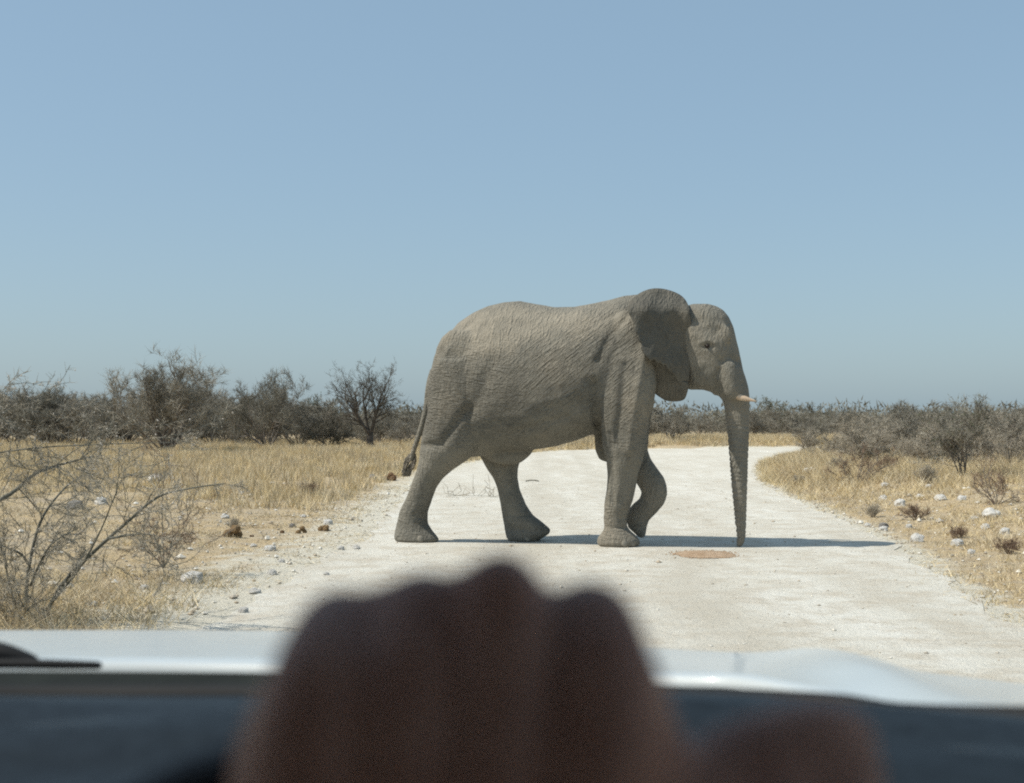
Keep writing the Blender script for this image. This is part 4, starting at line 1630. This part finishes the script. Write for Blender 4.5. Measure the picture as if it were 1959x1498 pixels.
front = smooth_pts([(-900, 1240, 2.45), (-500, 1212, 2.72), (-100, 1207, 2.78), (300, 1206, 2.78), (620, 1210, 2.74), (950, 1224, 2.66), (1290, 1247, 2.5), (1480, 1262, 2.40), (1720, 1284, 2.26), (1959, 1308, 2.1), (2300, 1370, 1.85)], 8)
rear = smooth_pts([(-900, 1290, 1.36), (-500, 1272, 1.5), (-100, 1268, 1.56), (300, 1269, 1.56), (620, 1273, 1.52), (950, 1281, 1.47), (1290, 1294, 1.40), (1420, 1299, 1.36), (1560, 1330, 1.27), (1720, 1372, 1.17), (2300, 1380, 1.02)], 8)
fr = np.array([at(*p) for p in front])
re_ = np.array([at(*p) for p in rear])
fpx = np.array([p[0] for p in front])
rows = []
N = 16
for i in range(N + 1):
    u = i / N
    row = re_ * (1 - u) + fr * u
    crown = .030 * math.sin(math.pi * min(1, u * 1.05)) - .035 * max(0, u - .8) ** 2 / .04
    row = row.copy()
    row[:, 2] += crown * .5
    # raised crease that runs forward along the right side of the bonnet
    cx_ = row[:, 0]
    cen = .36 + .10 * u
    cr_ = np.exp(-((cx_ - cen) / .06) ** 2) * .017 * math.sin(math.pi * (.12 + .80 * u))
    row[:, 2] += cr_
    rows.append(row)
# front lip falling to the grille and rear lip turned up at the cowl
lip = [fr + np.array((0, .05 * k, -.03 * k * k)) for k in (1, 2, 3)] + [fr + np.array((0, .16, -.62))]
rl = [re_ + np.array((0, -.005, -.012)), re_ + np.array((0, -.004, -.002))]
V, F = loft(rl + rows + lip)
part('bonnet', V, F, m_paint)

# scuttle (dark panel between bonnet and glass)
sc_top = [p + np.array((0, -.010, -.008)) for p in re_]
glass_base = smooth_pts([(-900, 1352, 1.0), (-100, 1340, 1.12), (300, 1338, 1.13), (620, 1338, 1.12), (1000, 1342, 1.09), (1300, 1346, 1.05), (1480, 1352, 1.02), (1620, 1362, .99), (1720, 1378, .97), (1959, 1386, .93), (2300, 1392, .88)], 8)
gb = [at(*p) for p in glass_base]
V, F = loft([[p + np.array((0, 0, -.05)) for p in sc_top], sc_top])
rows = []
a_, b_ = np.array(sc_top), np.array(gb)
for u in (0, .12, .3, .5, .7, .85, 1.0):
    r_ = a_ * (1 - u) + b_ * u
    r_[:, 2] -= .045 * math.sin(math.pi * u) * np.clip((1720 - fpx) / 300, .15, 1)
    rows.append(r_)
V, F = loft(rows)
part('scuttle', V, F, m_trim)
# rubber seal at the foot of the windscreen
sl = Soup()
sl.chain([p + np.array((0, -.005, .002)) for p in gb[::4]], [.011] * len(gb[::4]), 8, 2)
part('windscreen_seal', sl.V, sl.F, m_rubber)
# dashboard
d_rows = []
for d_, dz in ((1.07, -.03), (1.055, -.016), (1.02, -.004), (.985, -.001), (.95, 0), (.92, 0), (.885, 0), (.85, 0), (.815, .002), (.78, .004), (.72, .004), (.66, -.004), (.61, -.03), (.585, -.08), (.57, -.2), (.56, -.45)):
    row = []
    for k in range(65):
        x = -1.15 + 1.75 * k / 64
        row.append(np.array((x, d_ - (.55 * max(0, x + .02) ** 1.35 if d_ > .6 else 0), 1.314 + dz + (.006 * math.sin(x * 5.0) + .012 * math.sin(d_ * 34 - x * 10 + 1.0) * min(1, max(0, (1.03 - d_) / .1)) if d_ > .6 else 0))))
    d_rows.append(row)
V, F = loft(d_rows)
part('dashboard', V, F, m_dash)
# hooded instrument housing
ih = []
for d_, hgt_, wid_ in ((.80, .0, .20), (.76, .018, .22), (.70, .034, .235), (.62, .044, .24), (.55, .045, .24), (.535, .030, .225), (.55, .020, .21)):
    row = []
    for k in range(21):
        th = math.pi * k / 20
        row.append(np.array((-.02 + wid_ * math.cos(th), d_, 1.245 + hgt_ * math.sin(th) ** .6 * 1.0)))
    ih.append(row)
V, F = loft(ih)
part('instrument_hood', V, F, m_dash_dk)

# wiper lying at the foot of the bonnet, left
wp = Soup()
wp.chain([at(-160, 1252, 1.42), at(-60, 1246, 1.42), at(0, 1252, 1.42), at(30, 1258, 1.42), at(62, 1266, 1.42)], [.013, .014, .012, .010, .007], 10, 3)
wiper = part('wiper', wp.V, wp.F, m_rubber)
wb = Soup()
wb.chain([at(-200, 1270, 1.40), at(0, 1270, 1.40), at(100, 1271, 1.40), at(188, 1273, 1.40)], [.005, .005, .005, .004], 8, 3)
part('blade', wb.V, wb.F, m_rubber, True, wiper)
# washer nozzle
nz = Soup()
c = at(1405, 1272, 1.75)
nz.chain([c + np.array((0, 0, -.02)), c + np.array((0, 0, .0)), c + np.array((0, .004, .008))], [.010, .009, .007], 10, 2)
part('washer_nozzle', nz.V, nz.F, mottled('grey_plastic', (.30, .32, .32), (.38, .40, .40), 20, .5, .4))

# steering wheel
sw = empty('steering_wheel', Vector((-.015, .302, 1.252)) - Vector(CAR))
sw.parent = car
sw.rotation_euler = (R(62), 0, 0)
m_wheel = mottled('black_wheel_grip', (.012, .012, .013), (.022, .022, .024), 80.0, .6, .3)
WR = .178


def wheel_part(name, build):
    s2 = Soup()
    build(s2)
    me = bpy.data.meshes.new(name)
    me.from_pydata([tuple(v) for v in s2.V], [], s2.F)
    for p in me.polygons:
        p.use_smooth = True
    me.materials.append(m_wheel)
    return obj(name, me, sw)


bm = bmesh.new()
for j in range(48):
    a = 2 * math.pi * j / 48
    for k in range(12):
        b = 2 * math.pi * k / 12
        rr_ = WR + .0145 * math.cos(b)
        bm.verts.new((rr_ * math.cos(a), rr_ * math.sin(a), .0145 * math.sin(b)))
bm.verts.ensure_lookup_table()
for j in range(48):
    for k in range(12):
        bm.faces.new([bm.verts[(j % 48) * 12 + k], bm.verts[((j + 1) % 48) * 12 + k], bm.verts[((j + 1) % 48) * 12 + (k + 1) % 12], bm.verts[(j % 48) * 12 + (k + 1) % 12]])
bmesh.ops.recalc_face_normals(bm, faces=bm.faces)
me = bpy.data.meshes.new('rim')
bm.to_mesh(me)
bm.free()
for p in me.polygons:
    p.use_smooth = True
me.materials.append(m_wheel)
obj('rim', me, sw)
wheel_part('hub', lambda s2: s2.ball((0, 0, -.03), (.075, .06, .035)))
for a in (0, math.pi, -math.pi / 2):
    wheel_part('spoke', lambda s2: s2.chain([(.05 * math.cos(a), .05 * math.sin(a), -.03), (.11 * math.cos(a), .11 * math.sin(a), -.016), (WR * math.cos(a), WR * math.sin(a), 0)], [.02, .016, .012], 10, 3))

# cabin: roof, pillars, sides, back wall and seat, so that the inside is as shaded as it is in the photograph
def boxpart(name, x0, x1, y0, y1, z0, z1, mat, bev=.02, top=None):
    bm = bmesh.new()
    bmesh.ops.create_cube(bm, size=1.0)
    for v in bm.verts:
        v.co = Vector(((x0 + x1) / 2 + v.co.x * (x1 - x0), (y0 + y1) / 2 + v.co.y * (y1 - y0), (z0 + z1) / 2 + v.co.z * (z1 - z0))) - Vector(CAR)
    bmesh.ops.bevel(bm, geom=bm.edges, offset=bev, segments=3, affect='EDGES', profile=.5)
    me = bpy.data.meshes.new(name)
    bm.to_mesh(me)
    bm.free()
    for p in me.polygons:
        p.use_smooth = True
    me.materials.append(mat)
    return obj(name, me, car)


XL, XR = -1.12, .50
boxpart('roof', XL, XR, -1.9, .42, 1.80, 1.88, m_lining, .03)
for x in (XL, XR):
    s2 = Soup()
    s2.chain([np.array((x, 1.06, 1.24)), np.array((x + (.03 if x < 0 else -.03), .75, 1.52)), np.array((x + (.06 if x < 0 else -.06), .38, 1.82))], [.045, .042, .045], 10, 3)
    part('pillar', s2.V, s2.F, m_lining)
    xo = (x - .06, x) if x < 0 else (x, x + .06)
    boxpart('door', xo[0], xo[1], -.75, 1.05, .45, 1.22, m_paint, .02)
    boxpart('pillar', xo[0], xo[1], -.85, -.72, .5, 1.83, m_lining, .02)
    boxpart('rear_side', xo[0], xo[1], -1.9, -.86, .5, 1.81, m_lining, .02)
boxpart('rear_wall', XL, XR, -1.95, -1.88, .5, 1.81, m_lining, .02)
boxpart('cabin_floor', XL, XR, -1.9, .56, .42, .5, m_lining, .02)
boxpart('seat', -.28, .28, -.45, -.30, .55, 1.45, m_lining, .05)
# windscreen pane: leaning back from the seal to the roof edge
m_glass = bpy.data.materials.new('clear_windscreen')
m_glass.use_nodes = True
gt = m_glass.node_tree
gt.nodes.remove(gt.nodes['Principled BSDF'])
tb = gt.nodes.new('ShaderNodeBsdfTransparent')
tb.inputs[0].default_value = (1, 1, 1, 1)
gt.links.new(tb.outputs[0], gt.nodes['Material Output'].inputs[0])
V, F = loft([[p for p in gb[::4]], [np.array((np.clip(p[0], XL, XR), .43, 1.81)) for p in gb[::4]]])
part('windscreen', V, F, m_glass)

# ------------------------------------------------------------------ the driver's hand on the wheel
m_hand = new_mat('skin', (.36, .20, .145), .55, .35)
t = NT(m_hand)
co = t.coords()
t.l(t.ramp(t.noise(co, 45, 4, .6), [(.3, (.31, .15, .105)), (.7, (.41, .22, .16))]), t.b.inputs['Base Color'])
t.b.inputs['Subsurface Weight'].default_value = .08
t.b.inputs['Subsurface Radius'].default_value = (.01, .004, .002)
t.bump(t.noise(co, 260, 4, .6), .0015)
h = Soup()
kn = [(650, 1212, .352, .0118), (806, 1176, .344, .0112), (958, 1138, .338, .0108), (1132, 1200, .342, .0120)]
wrist = [(640, 1820, .335), (760, 1840, .33), (900, 1840, .33), (1040, 1820, .335)]
for i, ((kx, ky, kd, kr), w) in enumerate(zip(kn, wrist)):
    K = at(kx, ky, kd)
    h.chain([at(*w), at(w[0] * .55 + kx * .45 + (i - 1.5) * 28, 1520, .325), at(kx * .85 + (w[0]) * .15 + (i - 1.5) * 24, 1330, .328), K], [.020, .0165, .0135, kr], 12, 3)
    # finger bends over the rim and closes under it
    ln = (.8, .95, 1.0, .92)[i]
    p1 = K + np.array((0, .044 * ln, -.006))
    p2 = p1 + np.array((.001, .016, -.026 * ln))
    p3 = p2 + np.array((.001, -.016, -.014 * ln))
    h.chain([K, K * .5 + p1 * .5 + np.array((0, 0, .002)), p1, p2, p3], [kr, kr * .86, kr * .86, kr * .78, kr * .66], 12, 3)
h.chain([at(655, 1262, .35), at(806, 1225, .343), at(960, 1205, .338), at(1130, 1250, .342)], [.0095, .0095, .0095, .0095], 12, 5)
for bx_, by_, bd_, br_ in ((730, 1200, .348, .0112), (880, 1178, .342, .0108), (1048, 1226, .341, .0106)):
    h.ball(at(bx_, by_, bd_), br_)
for xa, xb in ((745, 800), (880, 880), (1030, 960)):
    h.chain([at(xa, 1262, .338), at((xa + xb) / 2, 1420, .330), at(xb, 1640, .328)], [.0118, .0150, .0180], 12, 4)
# webbing and heel of the hand
h.ball(at(900, 1560, .337), (.044, .016, .045))
h.ball(at(840, 1400, .338), (.034, .012, .034))
h.ball(at(1180, 1480, .338), (.016, .014, .034))
# little-finger side
h.chain([at(640, 1820, .335), at(560, 1520, .335), at(600, 1330, .34), at(650, 1220, .35)], [.017, .0165, .0125, .009], 12, 3)
# index side
h.chain([at(1100, 1750, .335), at(1215, 1500, .335), at(1205, 1360, .338), at(1140, 1225, .342)], [.018, .0125, .0105, .0098], 12, 3)
# thumb leaves the side of the palm and lies along the rim
h.chain([at(1060, 1760, .335), at(1230, 1620, .338), at(1400, 1500, .348), at(1520, 1446, .354), at(1592, 1428, .358)], [.020, .0185, .0145, .0136, .0126], 12, 4)
h.chain([at(1588, 1432, .357), at(1592, 1530, .352), at(1560, 1660, .344)], [.0122, .0140, .0170], 12, 4)
h.chain([at(1470, 1480, .350), at(1450, 1620, .344)], [.0140, .0180], 12, 4)
# forearm
h.chain([at(880, 1800, .332), at(760, 2300, .29), at(600, 2900, .22)], [.030, .034, .042], 16, 4)
hm = h.remesh('person', .0022, 22, .5)
hm.materials.append(m_hand)
hand = obj('person', hm)
tag(hand, 'driver\'s left hand gripping the top of the steering wheel, knuckles up, blurred dark in front', 'person')
